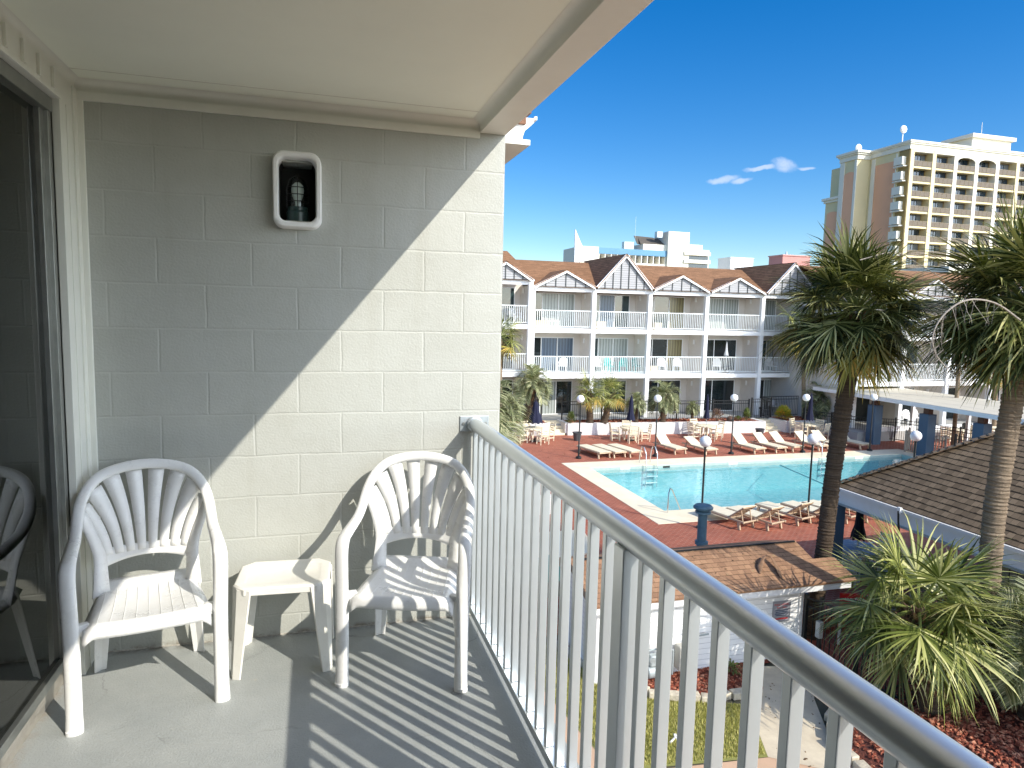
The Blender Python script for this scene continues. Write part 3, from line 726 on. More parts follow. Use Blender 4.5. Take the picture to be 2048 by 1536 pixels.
b = MB(); b.bar((6.55,6.05,LW+.03),(6.72,6.16,LW+.035),.03,.03); b.bar((6.70,6.12,LW+.03),(6.74,6.22,LW+.04),.05,.04); tag(b.build('litter', M['white'], bevel=.006), 'small white scrap of litter lying on the lawn', 'litter')
# ---------------------------------------------------------------- materials of the buildings
def shingle(name, c1, c2, row, tab, line=.12, dk=.25, fine=60, bump=.6):
    t = NT(name); v = t.coords('UV'); b = t.n('ShaderNodeTexBrick'); b.offset = .37; b.offset_frequency = 2
    b.inputs['Scale'].default_value = 1; b.inputs['Brick Width'].default_value = tab; b.inputs['Row Height'].default_value = row
    b.inputs['Mortar Size'].default_value = .0035; b.inputs['Mortar Smooth'].default_value = .3; b.inputs['Bias'].default_value = 0
    b.inputs['Color1'].default_value = (*c1,1); b.inputs['Color2'].default_value = (*c2,1); b.inputs['Mortar'].default_value = (*[x*.45 for x in c2],1); t.l(v, b.inputs['Vector'])
    s = t.n('ShaderNodeSeparateXYZ'); t.l(v, s.inputs[0]); fr = t.math('FRACT', t.math('DIVIDE', s.outputs[1], row))
    wn_ = t.noise(v, 5, 3, .6, .35, .65)
    ln = t.math('LESS_THAN', fr, t.math('ADD', line*.55, t.math('MULTIPLY', wn_, line*.9)))
    col = t.mix(t.math('MULTIPLY', t.noise(v, 1.1, 6, .7, .3, .75), .3), b.outputs['Color'], tuple(x*.5 for x in c1))
    col = t.mix(t.math('MULTIPLY', t.noise(v, fine, 2, .7, .4, .65), .3), col, tuple(x*.55 for x in c2))
    col = t.mix(t.math('MULTIPLY', ln, 1-dk), col, tuple(x*.12 for x in c2))
    n = t.bump(fr, -bump, .02); n = t.bump(t.noise(v, fine*1.4, 3), .3, .004, n)
    t.bsdf(col, .9, n, 0, .25); return t.m
M['shingle'] = shingle('brown_shingles', (.44,.255,.145), (.28,.155,.09), .135, .15, .09, .35)
M['shingle_far'] = shingle('brown_shingles_far', (.40,.21,.11), (.25,.13,.065), .17, .4, .22, .35, fine=11, bump=.4)
M['shingle_grey'] = shingle('taupe_shingles', (.40,.28,.175), (.21,.145,.09), .165, .14, .20, .06)
M['siding'] = brick('white_lap_siding', (.90,.90,.88), (.88,.88,.86), (.55,.55,.55), 3.6, .115, .006, rough=.5, bump=.5, dist=.01, var=.05, fine=10, fb=.02, smooth=.4)
M['greyclap'] = brick('grey_lap_siding', (.44,.44,.45), (.40,.40,.41), (.16,.16,.16), 40, .13, .012, rough=.6, bump=.4, dist=.01, var=.1, fine=10, fb=.03)
M['batten'] = plain('charcoal_batten', (.05,.06,.06), .6, .1, 4, 0)
M['stucco'] = plain('offwhite_wall', (.74,.69,.63), .8, .05, 1.5, .1, 40, .004)
M['wpaint'] = plain('white_building_paint', (.88,.89,.89), .6, .04, 1.2, .08, 40, .004)
M['railw'] = plain('white_rail', (.82,.87,.87), .4, .03, 3, 0)
def winglass(name, c, r=.05):
    t = NT(name); v = t.coords('Object'); col = t.mix(t.noise(v, .8, 3, .6, .4, .65), c, tuple(x*.45 for x in c)); t.bsdf(col, r, None, 0, .9); return t.m
M['wdark'] = winglass('dark_window', (.02,.03,.032)); M['wteal'] = winglass('teal_window', (.035,.065,.07))
def drape(name, c):
    t = NT(name); v = t.coords('UV'); w_ = t.n('ShaderNodeTexWave', i_Scale=1.6, i_Distortion=1.2); w_.wave_profile = 'SIN'; t.l(v, w_.inputs[0])
    col = t.mix(w_.outputs['Fac'], c, tuple(x*.55 for x in c)); t.bsdf(col, .25, None, 0, .6); return t.m
M['drW'] = drape('pale_drape', (.42,.46,.44)); M['drB'] = drape('blue_drape', (.10,.15,.22)); M['drY'] = drape('olive_drape', (.28,.24,.12))
# ---------------------------------------------------------------- pool equipment shed
sh = thing('equipment_shed', 'low white lap-sided shed with brown shingle roof below the balcony', 'shed', (8.3,8.2,LW))
b = MB(); b.box(6.08,10.7,8.08,10.0,LW,-3.86); b.extr([(6.08,8.08,-3.86),(6.08,10.0,-3.86),(6.08,9.1,-3.50)],(4.62,0,0)); b.build('wall', M['siding'], sh)
b = MB()
for x in (6.08,10.7): b.box(x-.05,x+.05,8.05,8.12,LW,-3.93)
b.build('corner_trim', M['white'], sh, bevel=.004)
b = MB(); b.box(5.86,11.75,7.845,7.87,-3.985,-3.80); b.box(5.86,11.75,7.87,8.06,-3.985,-3.965); b.build('fascia', M['white'], sh)
def slab(b, P, th=.05):
    P = [Vector(p) for p in P]; n = (P[1]-P[0]).cross(P[2]-P[0]).normalized()
    if n.z < 0: P = P[::-1]; n = -n
    b.extr(P, -n*th)
s_ = .345
rz = lambda y: -3.80 + s_*(y-7.80)
b = MB(); slab(b, [(5.84,7.80,rz(7.80)),(11.85,7.80,rz(7.80)),(11.85,8.50,rz(8.5)),(11.30,8.50,rz(8.5)),(11.30,9.12,rz(9.12)),(5.84,9.12,rz(9.12))])
slab(b, [(5.84,9.125,rz(9.12)),(11.30,9.125,rz(9.12)),(11.30,10.25,rz(9.12)-.345*1.13),(5.84,10.25,rz(9.12)-.345*1.13)])
rf = b.build('roof', M['shingle'], sh)
b = MB(); b.bar((6.0,9.06,rz(9.12)-.008),(11.25,9.06,rz(9.12)-.008),.035,.04); b.build('ridge_vent', M['blackmetal'], rf)
b = MB(); b.bar((5.85,7.80,rz(7.8)-.09),(5.85,9.12,rz(9.12)-.09),.022,.13); b.bar((5.85,9.12,rz(9.12)-.09),(5.85,10.25,-3.84),.022,.13)
b.build('rake_board', plain('brown_trim', (.30,.22,.15), .7, .1, 3, .1), sh)
# sign on the shed
sg = thing('pool_hours_sign', 'white sign headed POOL HOURS in red on the right end of the shed wall', 'sign', (10.22,8.07,-4.45))
b = MB(); b.box(10.02,10.42,8.062,8.075,-4.66,-4.24); b.build('panel', M['white'], sg, bevel=.002)
red = plain('red_lettering', (.55,.02,.02), .6, 0, 1, 0)
text('heading', 'POOL HOURS', .058, (10.22,8.058,-4.30), (R(90),0,0), red, sg, .001); text('heading', '9am - 10pm', .048, (10.22,8.058,-4.36), (R(90),0,0), red, sg, .001)
for i in range(4): 
    b = MB(); b.box(10.06+.02*(i%2),10.38-.03*(i==3),8.058,8.061,-4.43-.037*i,-4.415-.037*i); b.build('text_line', plain('blue_ink', (.03,.06,.12), .6, 0, 1, 0) if i == 0 else bpy.data.materials['blue_ink'], sg)
b = MB(); b.box(10.06,10.38,8.058,8.061,-4.62,-4.59); b.build('text_line', red, sg)
b = MB(); b.box(10.0,10.44,8.060,8.064,-4.68,-4.22); b.build('sign_border', plain('grey_border', (.3,.3,.32), .6, 0, 1, 0), sg)
# gas meter and valves on the front wall
gm = thing('gas_meter', 'grey gas meter with pipes and valves low on the white shed wall', 'meter', (7.25,7.95,LW))
gmm = plain('meter_grey', (.42,.47,.47), .5, .12, 8, .1, 50, .002, metal=.2)
b = MB(); b.cyl((7.05,7.9,LW+.22),(7.35,7.9,LW+.22),.13,.13,22); b.build('tank', gmm, gm, smooth=True, bevel=.02)
b = MB(); b.cbox((7.22,7.88,LW+.46),(.26,.16,.22)); b.build('meter_body', gmm, gm, bevel=.03, bseg=3)
b = MB(); b.tube([(6.75,8.05,LW+.42),(6.95,7.93,LW+.5),(7.12,7.9,LW+.66),(7.4,7.9,LW+.66),(7.62,7.9,LW+.6),(7.62,7.9,LW+.1)],.022,10); b.tube([(7.3,7.9,LW+.58),(7.3,7.9,LW+.8)],.018,8); b.build('pipe', gmm, gm, smooth=True)
b = MB(); b.cyl((7.3,7.86,LW+.72),(7.3,7.80,LW+.72),.05,.05,14); b.cyl((7.12,7.82,LW+.5),(7.12,7.78,LW+.5),.06,.06,16); b.build('dial', M['zinc'], gm, smooth=True)
b = MB(); b.cbox((7.85,7.92,LW+.42),(.26,.22,.5)); o = b.build('utility_box', plain('beige_box', (.5,.48,.42), .6, .1, 5, .1), bevel=.03, bseg=3); tag(o, 'beige utility box beside the gas meter on the shed wall', 'box')
b = MB(); b.cyl((7.83,7.8,LW+.45),(7.83,7.74,LW+.45),.07,.06,16); tag(b.build('valve_cap', plain('tan_brass', (.35,.27,.14), .5, .1, 9, .1), smooth=True), 'tan round valve cap in front of the beige utility box', 'valve')
b = MB(); b.cyl((8.2,8.0,LW),(8.2,8.0,LW+.75),.02,.02,8); b.bar((8.05,7.98,LW+.78),(8.45,7.98,LW+.80),.03,.03); tag(b.build('standpipe', gmm), 'thin grey standpipe right of the utility box', 'pipe')
# slate-blue flue beyond the ridge
fx, fy = 10.1, 11.0
fl_ = thing('flue_stack', 'slate blue flue stack with a mushroom cap rising beyond the shed roof', 'flue', (fx,fy,DK))
fm = plain('painted_flue', (.11,.19,.235), .5, .15, 6, .15, 30, .004)
b = MB(); b.lathe((fx,fy,DK),[(.115,0),(.115,1.15),(.16,1.16),(.16,1.24),(.115,1.25),(.112,2.0),(.125,2.02)],24); b.build('pipe', fm, fl_, smooth=True)
b = MB(); b.lathe((fx,fy,DK+1.95),[(.10,0),(.19,.01),(.19,.05),(.12,.07),(.12,.11),(.235,.12),(.245,.16),(.20,.205),(.02,.22)],26); b.build('cap', fm, fl_, smooth=True)
# a torn palm frond base lying on the shingles
b = MB(); mr = bpy.data.materials
hm = plain('dry_palm_husk', (.30,.17,.09), .6, .3, 12, .4, 30, .01, c2=(.14,.08,.045))
def roofpt(px, py, lift=0):
    v_ = fw*FPX + rt*(px-1024) - up*(py-768); k = (-3.80 + s_*(CAM.y-7.80) - CAM.z)/(v_.z - s_*v_.y); return CAM + v_*k + V(0,0,lift)
b.tube([roofpt(1531,1120,.10), roofpt(1524,1128,.11), roofpt(1519,1138,.06), roofpt(1520,1149,.02)], [.015,.045,.06,.02], 8, ry=.35)
b.tube([roofpt(1529,1121,.10), roofpt(1540,1124,.13), roofpt(1550,1136,.10), roofpt(1558,1149,.06), roofpt(1563,1158,.02)], [.02,.035,.055,.07,.03], 8, ry=.35)
tag(b.build('palm_husk', hm, smooth=True), 'curved dry brown palm husk lying on the shed roof', 'palm husk')
# ---------------------------------------------------------------- pavilion with hip roof
pv = thing('pavilion', 'open pavilion with taupe shingle hip roof, white fascia and slate blue posts', 'pavilion', (16,7,DK))
ex, ey, ez = 13.45, 10.4, -2.5; sl = .72; ax, ay = 17.6, 6.25
az = ez + sl*(ax-ex)
b = MB()
slab(b, [(ex,ey,ez),(ex,-4,ez),(ax,-4,az),(ax,ay,az)], .06)
slab(b, [(ex,ey,ez),(ax,ay,az),(22.5,ay,az),(26.7,ey,ez)], .06)
rf = b.build('roof', M['shingle_grey'], pv)
b = MB(); d = V(ax-ex,ay-ey,az-ez); n = int(d.length/.17); 
for i in range(n):
    p = V(ex,ey,ez) + d*(i/n); q = V(ex,ey,ez) + d*((i+1.02)/n)
    b.bar(p+V(0,0,.045), q+V(0,0,.03), .26, .022)
b.build('hip_cap', M['shingle_grey'], rf, bevel=.004)
fm_ = plain('pavilion_fascia', (.78,.77,.76), .5, .05, 2, .05, 30, .003)
b = MB(); b.box(ex+.02,ex+.06,-4,ey-.02,ez-.43,ez-.06); b.box(ex+.06,26.7,ey-.06,ey-.02,ez-.43,ez-.06); b.build('fascia', fm_, pv)
b = MB(); b.extr([(ex-.09,-4,ez-.08),(ex+.02,-4,ez-.08),(ex+.02,-4,ez-.02),(ex-.09,-4,ez-.01)],(0,ey+4,0)); b.build('gutter', fm_, pv)
b = MB(); b.box(ex-.012,ex+.02,-4,ey-.01,ez-.455,ez-.405); b.build('fascia_bead', plain('grey_bead', (.35,.38,.38), .5, .05, 2, 0), pv)
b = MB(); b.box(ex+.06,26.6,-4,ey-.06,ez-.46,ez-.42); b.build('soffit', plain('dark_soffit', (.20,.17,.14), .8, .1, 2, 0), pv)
for (x, y) in ((ex+.0,ey-.02),(ex+.27,-.5),(20,ey-.33),(26,ey-.33)):
    b = MB(); b.box(x-.2,x+.2,y-.2,y+.2,DK,ez-.46); b.build('post', M['blue'], pv, bevel=.01)
# board-and-batten rear enclosure under the eave
wb = brick('weathered_boards', (.36,.30,.21), (.27,.22,.155), (.03,.025,.02), .16, 8, .014, offs=0, rough=.85, bump=.6, dist=.02, var=.5, fine=12, fb=.4)
b = MB(); b.box(ex+.35,ex+.42,-4,6.3,DK,ez-.42); b.box(ex+.42,20,6.23,6.3,DK,ez-.42); b.build('board_wall', wb, pv)
b = MB(); b.bar((ex-.10,8.3,ez+.03),(ex-.10,8.3,ez-.10),.07,.09); b.build('downspout_strap', M['gutter'], pv, bevel=.01)
b = MB(); b.tube([(ex-.13,8.3,ez-.05),(ex-.12,8.29,ez-.28),(ex-.10,8.28,ez-.45),(ex-.09,8.27,ez-.58)],.022,8); b.build('hanging_cable', M['blackmetal'], pv, smooth=True)
# ---------------------------------------------------------------- the three-storey wing across the pool
def wing(name, label, cols, Y, F3, F2, F1, kinds, gbase, ridgeY, ridgeZ, seed, storeys=(2,1,0), depth=1.75, main=True):
    t = thing(name, label, 'building', (cols[0],Y,F1)); rnd = random.Random(seed)
    fl = (F1, F2, F3); H = F3-F2; top = gbase
    b = MB(); b.box(cols[0]-.1,cols[-1]+.1,Y+depth,Y+9,F1-.5,top); b.build('wall', M['stucco'], t)
    for k in (1,2):
        if k not in storeys and k == 2: continue
        b = MB(); b.box(cols[0]-.14,cols[-1]+.14,Y-.10,Y+depth-.01,fl[k]-.27,fl[k]); b.build('floor_slab', M['wpaint'], t, bevel=.01)
    topz = gbase if 2 in storeys else F3
    for x in cols:
        b = MB(); b.box(x-.13,x+.13,Y-.16,Y+.10,F1-.3,topz-.02); b.build('column', M['wpaint'], t, bevel=.01)
        b = MB(); b.box(x-.07,x+.07,Y+.10,Y+depth-.01,F1-.3,topz-.3); b.build('party_wall', M['stucco'], t)
    # glazing and railings bay by bay
    for i, (xa, xb) in enumerate(zip(cols, cols[1:])):
        for k in storeys:
            z = fl[k]; sty = kinds[i][k] if i < len(kinds) else 'dwd'
            x0 = xa+.1; wdt = (xb-xa)*.84; zz = z+2.12
            f = MB(); y = Y+depth
            f.box(x0,x0+wdt,y-.05,y-.002,z,z+.05); f.box(x0,x0+wdt,y-.05,y-.002,zz-.05,zz)
            n = len(sty)
            for j in range(n+1): 
                xx = x0 + (wdt-.05)*j/n; f.box(xx,xx+.05,y-.053,y-.003,z+.05,zz-.05)
            wf = f.build('window', M['wpaint'], t)
            for j, c in enumerate(sty):
                xx = x0 + (wdt-.05)*j/n
                g = MB(); g.box(xx+.05,xx+(wdt-.05)/n,y-.03,y-.004,z+.05,zz-.05)
                g.build('pane', {'d':M['wdark'],'t':M['wteal'],'w':M['drW'],'b':M['drB'],'y':M['drY']}[c], wf)
            b = MB(); b.cbox((xb-.09,Y+1.1,z+1.95),(.05,.16,.3)); b.build('sconce', M['gutter'], t, bevel=.01)
            if k > 0:
                b = MB(); b.box(xa+.12,xb-.12,Y-.04,Y+.0,z+1.02,z+1.07); b.box(xa+.12,xb-.12,Y-.035,Y-.005,z+.08,z+.12)
                x = xa+.2
                while x < xb-.15: b.box(x-.0125,x+.0125,Y-.033,Y-.008,z+.12,z+1.02); x += .122
                b.build('railing', M['railw'], t)
    if not main: return t
    # header beam, gables, roof
    b = MB(); b.box(cols[0]-.1,cols[-1]+.1,Y-.14,Y+.16,gbase-.27,gbase-.0); b.build('header_beam', M['wpaint'], t)
    sl = (ridgeZ-gbase)/(ridgeY-(Y-.45))
    b = MB(); slab(b, [(cols[0]-.2,Y-.3,gbase+.05),(cols[-1]+.2,Y-.3,gbase+.05),(cols[-1]+.2,ridgeY,ridgeZ),(cols[0]-.2,ridgeY,ridgeZ)], .08)
    slab(b, [(cols[0]-.2,ridgeY,ridgeZ),(cols[-1]+.2,ridgeY,ridgeZ),(cols[-1]+.2,ridgeY+5.4,gbase),(cols[0]-.2,ridgeY+5.4,gbase)], .08)
    b.build('roof', M['shingle_far'], t)
    for i, (xa, xb) in enumerate(zip(cols, cols[1:])):
        tall = kinds[i][3]; gh = 2.05 if tall else .98; xm = (xa+xb)/2; yf = Y-.50; z0 = gbase+.02
        yb = Y-.3 + (gh+.2)/sl
        b = MB()
        slab(b, [(xa-.02,yf,z0),(xm,yf,z0+gh),(xm,min(yb,ridgeY+1.2),z0+gh),(xa-.02,Y-.3+.02,z0)] if False else [(xa-.02,yf,z0),(xm,yf,z0+gh),(xm,yb,z0+gh),(xa-.02,Y-.2,z0)], .05)
        slab(b, [(xb+.02,yf,z0),(xb+.02,Y-.2,z0),(xm,yb,z0+gh),(xm,yf,z0+gh)], .05)
        b.build('gable_roof', M['shingle_far'], t)
        b = MB(); b.extr([(xa+.06,Y-.32,z0-.02),(xb-.06,Y-.32,z0-.02),(xm,Y-.32,z0+gh-.09)],(0,.12,0))
        g = b.build('gable', M['greyclap'], t)
        n = 7 if tall else 6; b = MB()
        for j in range(1,n):
            u = j/n; x = xa+.06+(xb-xa-.12)*u; hh = (gh-.11)*(1-abs(2*u-1)); b.box(x-.022,x+.022,Y-.36,Y-.322,z0-.02,z0-.03+hh)
        b.build('batten', M['batten'], g)
        b = MB()
        for (p, q) in (((xa-.06,yf+.06,z0-.10),(xm,yf+.06,z0+gh-.10)),((xb+.06,yf+.06,z0-.10),(xm,yf+.06,z0+gh-.10))):
            b.bar(p,q,.08,.17)
        b.build('rake_trim', M['wpaint'], t)
    return t
YF = 34.5
cx_ = [at(px,600,1,YF).x for px in (1065,1187,1299,1413,1525,1629,1718)]
kinds = [('dwd','dbb','tww',0),('wd','tww','tbt',1),('dd','ddy','dty',0),('dd','dd','tww',0),('dw','tw','tww',1),('dw','tw','tw',0)]
wing('hotel_wing', 'white three-storey balcony wing with brown shingle gables across the pool', cx_, YF, .79, -1.92, PT, kinds, 3.22, 39.6, 5.1, 3)
cl = [at(955,600,1,YF-1.2).x, at(1064,600,1,YF-1.2).x-.02]
cl = [cl[0]-3.9] + cl
wing('hotel_wing', 'stepped-up end bay of the far hotel wing, just right of the near block wall', cl, YF-.9, .79+.22, -1.72, PT+.2, [('dd','dd','dd',1),('dd','dd','dt',0)], 3.5, 39.4, 5.6, 4)
YR = 28.9
cr = [at(px,700,1,YR).x for px in (1713,1806,1896,1984,2072)] + [at(2072,700,1,YR).x+4.2]
wing('hotel_wing', 'nearer hotel wing behind the right-hand palms with pink-beige ground-floor walls', cr, YR, .79, -1.92, PT, [('dd','dwd','tww',0),('dd','dd','dd',0)]*3, 3.22, 34.0, 5.1, 5)
sheet('patio_slab', [(6,33.6),(36.6,33.6),(36.6,36.5),(6,36.5)], PT-.01, M['patio'])
b = MB(); b.prism([(8.0,33.1),(27.2,32.0),(36.4,32.2),(36.4,36.6),(8.0,36.6)], LW-.4, PT-.02); struct('terrace', b, M['patio'])
b = MB(); b.box(cr[0]-1,cr[-1],YR-1.6,YR+2,DK-.3,PT+.02); struct('terrace', b, M['patio'])
for i, (xa, xb) in enumerate(zip(cr, cr[1:])):
    if i in (0,1,2,3):
        b = MB(); b.box(xa+.2,xb-.2,YR-1.55,YR-1.4,PT,PT+.28); tag(b.build('patio_curb', M['wpaint']), 'low white curb before patio %s of the nearer wing' % ('one, at the left end','two, left of the middle','three, right of the middle','four, at the right end')[i], 'curb')
# ---------------------------------------------------------------- planter walls and steps
def wallseg(pts, z0, z1, label, th=.25):
    t = MB()
    for (x0,y0),(x1,y1) in zip(pts, pts[1:]):
        t.bar((x0,y0,(z0+z1)/2),(x1,y1,(z0+z1)/2),th,z1-z0)
    o = t.build('planter_wall', M['whitebrick']); tag(o, label, 'wall', 'white brick planter walls'); return o
wallseg([(8.5,32.6),(13.45,32.1)], DK-.1, -4.47, 'white painted brick planter wall left of the steps, near the flared umbrella')
wallseg([(14.5,33.4),(14.5,32.0),(26.65,30.95),(26.65,32.2)], DK-.1, -4.47, 'long white painted brick planter wall behind the pool loungers')
wallseg([(28.0,32.2),(28.15,30.75),(33.0,30.9)], DK-.1, -4.47, 'white brick planter wall right of the second steps, partly shaded')
for xs_, lab in ((13.45,'cream concrete steps between planter walls near the left umbrella'),(26.78,'cream concrete steps at the right end of the long planter wall')):
    st = MB(); yy = 32.0 if xs_ < 20 else 31.1
    for i in range(4): st.box(xs_+.02, xs_+1.02+.18*(xs_>20), yy+.3*i, yy+.3*(i+1) if i < 3 else yy+1.8, DK-.2, DK+.02+.155*(i+.6))
    tag(st.build('steps', M['coping'], bevel=.012), lab, 'steps')
b = MB(); b.prism([(8.5,32.72),(13.4,32.2),(13.4,33.3),(8.5,33.4)], DK-.2, -4.52); b.prism([(14.6,32.1),(26.5,31.05),(26.5,32.6),(14.6,33.2)], DK-.2, -4.53); b.prism([(28.2,30.9),(33.0,31.0),(33.0,32.6),(28.2,32.6)], DK-.2, -4.53)
struct('planter_mulch', b, M['soil'])
for P, n in (([(8.5,32.72),(13.4,32.2),(13.4,33.3),(8.5,33.4)],500),([(14.6,32.1),(26.5,31.05),(26.5,32.6),(14.6,33.2)],1500),([(28.2,30.9),(33.0,31.0),(33.0,32.6),(28.2,32.6)],500)):
    chips('bark_mulch', n, in_poly_fn(P, -4.51), chipm, .04, .09)
# ---------------------------------------------------------------- iron fences
def fence(label, pts, z, h, m, sp=.125, name='iron_fence', thin=.008, group=None, gap=.08, post_every=1):
    t = thing(name, label, 'fence', (*pts[0], z), group)
    for (x0,y0),(x1,y1) in zip(pts, pts[1:]):
        L = math.hypot(x1-x0,y1-y0); b = MB(); n = int(L/sp)
        for zz in (h-.04, h-.22, gap+.04): b.bar((x0,y0,z+zz),(x1,y1,z+zz),.03,.035)
        for i in range(1,n):
            u = i/n; x, y = x0+(x1-x0)*u, y0+(y1-y0)*u; b.box(x-thin,x+thin,y-thin,y+thin,z+gap,z+h-.02)
        b.build('panel', m, t)
    for (x,y) in pts[::post_every]:
        b = MB(); b.box(x-.035,x+.035,y-.035,y+.035,z,z+h+.06); b.build('post', m, t)
    return t
bk = M['blackmetal']
fence('black iron fence behind the left planter palms', [(9,33.3),(11,33.2),(13.3,33.1)], PT, 1.25, bk)
fence('black iron fence running behind the long planter', [(14.6,33.2),(17,33.0),(19.4,32.9),(21.8,32.75),(24.2,32.6),(26.6,32.45)], PT, 1.25, bk)
fence('black iron fence with a step at the top of the right-hand steps', [(26.7,32.3),(28.1,32.3),(28.2,33.4),(33.2,33.4)], PT, 1.35, bk)
# ---------------------------------------------------------------- covered walkway on blue piers
cw = thing('covered_walkway', 'long flat cream walkway roof on slate blue piers at the right of the pool', 'canopy', (31.5,24,DK))
zc = -2.42
A_ = [at(1700,786,2,zc-.1), at(2030,842,2,zc-.1)]; B_ = [at(1700,770,2,zc), at(2030,806,2,zc)]
pl_ = brick('cream_roof_sheet', (.60,.55,.44), (.55,.50,.40), (.32,.29,.24), 9, 1.3, .02, bump=.2, var=.2, rot=1.57)
b = MB(); xl, xr_ = 30.2, 34.6
b.hexa([(xl,31.2,zc-.16),(xl,9.5,zc-.16),(xr_,9.5,zc-.16),(xr_,31.2,zc-.16),(xl,31.2,zc),(xl,9.5,zc),(xr_,9.5,zc+.12),(xr_,31.2,zc+.12)]); b.build('roof', pl_, cw, bevel=.01)
b = MB(); b.box(xl-.03,xl,9.5,31.2,zc-.22,zc-.02); b.build('edge_beam', M['wpaint'], cw)
PIER = ((1748,878),(1852,902),(1712,868))
for px, pb in ((1746,877),(1850,900),(1958,925)):
    q = at(px,pb,2,DK); 
    x = xl+.45
    # keep the piers under the roof edge: slide along the view row
    y = q.y + (x-q.x)*0.0
    d = (q-CAM); tt = (x-CAM.x)/d.x; y = CAM.y + d.y*tt
    b = MB(); b.box(x-.27,x+.27,y-.27,y+.27,DK-.1,zc-.55); b.build('pier', M['blue'], cw, bevel=.012)
    b = MB(); b.box(x-.15,x+.15,y-.15,y+.15,zc-.55,zc-.17); b.build('pier_neck', plain('pier_brown', (.12,.06,.04), .8, .1, 3, 0) if px == 1746 else bpy.data.materials['pier_brown'], cw)
for y in (31,27.5,24,20.5,17,13.5):
    b = MB(); b.box(xr_-.6,xr_-.45,y-.08,y+.08,DK,zc-.16); b.build('back_post', M['wpaint'], cw)
fence('black iron fence and gate running under the covered walkway', [(29.9,31.5),(30.3,29.6),(31.2,27.8),(32.6,27.2),(33.6,24),(33.6,20)], DK, 1.3, bk, .12)
fence('black iron fence at the right of the pool behind the near pier', [(31.2,22.2),(31.6,19.5),(31.8,17)], DK, 1.3, bk, .12)
fence('short tan metal enclosure fence beside the second blue pier', [(31.5,25.2),(30.55,24.5),(30.6,23.3),(31.4,22.9)], DK, 1.1, plain('tan_rail', (.38,.33,.27), .5, .1, 3, 0), .13, 'enclosure_fence', .018)
# gate and fence at the shed
gf = fence('black arched gate and iron fence between the shed and the mulch mound', [(10.78,8.0),(10.95,7.75),(11.15,6.95),(11.3,6.2),(11.55,5.5)], LW, 1.35, bk, .115)
b = MB(); b.box(10.80,10.90,7.6,7.72,LW+.6,LW+.95); b.build('lock_box', M['zinc'], gf, bevel=.01)
fence('pale grey metal fence beyond the broad near palm', [(13.3,8.2),(14.6,7.3),(16.2,6.4)], DK+.0, 1.25, M['zinc'], .15, 'metal_fence', .012)
rs = thing('notice_board', 'red notice sign with white lettering seen through the gate bars', 'sign', (12.2,8.2,LW))
b = MB(); b.cbox((12.2,8.2,LW+.98),(.62,.03,.42),R(-20)); b.build('panel', plain('red_sign', (.50,.015,.015), .5, .05, 3, 0), rs)
text('lettering', 'POOL RULES', .075, (12.194,8.18,LW+1.06), (R(90),0,R(-20)), M['white'], rs, .001)
text('lettering', 'NO LIFEGUARD ON DUTY', .042, (12.194,8.18,LW+.90), (R(90),0,R(-20)), M['white'], rs, .001)
for lx, ly in ((11.93,8.27),(12.43,8.08)):
    b = MB(); b.box(lx,lx+.04,ly,ly+.04,LW,LW+.8); b.build('leg', M['white'], rs)
# pieces glimpsed between the balusters: low wall, kiddie deck, filter tanks
b = MB(); b.prism([(8.6,14.0),(8.95,15.9),(3.3,15.9),(3.3,12.8),(6.6,13.4)], DK, DK+.05); struct('side_coping', b, M['coping'])
b = MB(); b.box(3.3,8.75,17.8,18.05,DK,DK+.62); tag(b.build('low_wall', M['whitebrick']), 'low white brick wall glimpsed through the railing left of the pool', 'wall')
for i, (x, y) in enumerate(((6.5,12.2),(5.6,11.9),(4.7,12.1))):
    ft = thing('filter_tank', 'teal pool filter tank left of the shed, ' + ('nearest to it','middle of the three','farthest from the shed')[i], 'tank', (x,y,DK), 'teal filter tanks')
    b = MB(); b.lathe((x,y,DK-.35),[(.3,0),(.36,.1),(.36,.75),(.3,.95),(.12,1.05),(.02,1.07)],24); b.build('body', plain('teal_enamel', (.03,.16,.17), .4, .15, 5, .05) if i == 0 else bpy.data.materials['teal_enamel'], ft, smooth=True)
    b = MB(); b.lathe((x,y,DK+.08),[(.368,0),(.375,.02),(.375,.05),(.368,.07)],24); b.build('band', bk, ft, smooth=True)
b = MB(); b.box(3.6,7.2,11.35,11.42,LW,DK+.35); tag(b.build('screen_wall', plain('dark_boards', (.05,.055,.05), .8, .2, 5, .2)), 'dark board screen in front of the teal filter tanks', 'screen')
# ---------------------------------------------------------------- tall yellow and salmon hotel
hx, hy = 107.0, 100.9
th = thing('tower_hotel', 'tall pale yellow and salmon hotel with rows of balconies on the right skyline', 'building', (hx+20,hy+12,LW))
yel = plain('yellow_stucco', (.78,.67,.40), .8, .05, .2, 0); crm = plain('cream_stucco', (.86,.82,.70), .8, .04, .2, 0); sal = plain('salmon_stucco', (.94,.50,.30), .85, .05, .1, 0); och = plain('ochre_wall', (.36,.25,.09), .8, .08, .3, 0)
BW, FH, ztop, NF, NB = 5.2, 2.735, 33.3, 14, 8
x1 = hx + BW*NB
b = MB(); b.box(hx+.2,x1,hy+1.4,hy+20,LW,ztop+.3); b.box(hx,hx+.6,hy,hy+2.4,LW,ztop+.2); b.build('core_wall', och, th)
for i in range(NB+1):
    b = MB(); x = hx + .55 + BW*i; b.box(x-.42,x+.42,hy-.12,hy+1.4,LW,ztop+.2); b.build('column', crm if i in (2,3,4) else yel, th)
sw = MB(); 
for k in range(NF): 
    z = ztop - FH*(k+1) - .02
    b = MB(); b.box(hx+.2,x1,hy,hy+1.4,z-.35,z); b.build('floor_slab', yel, th)
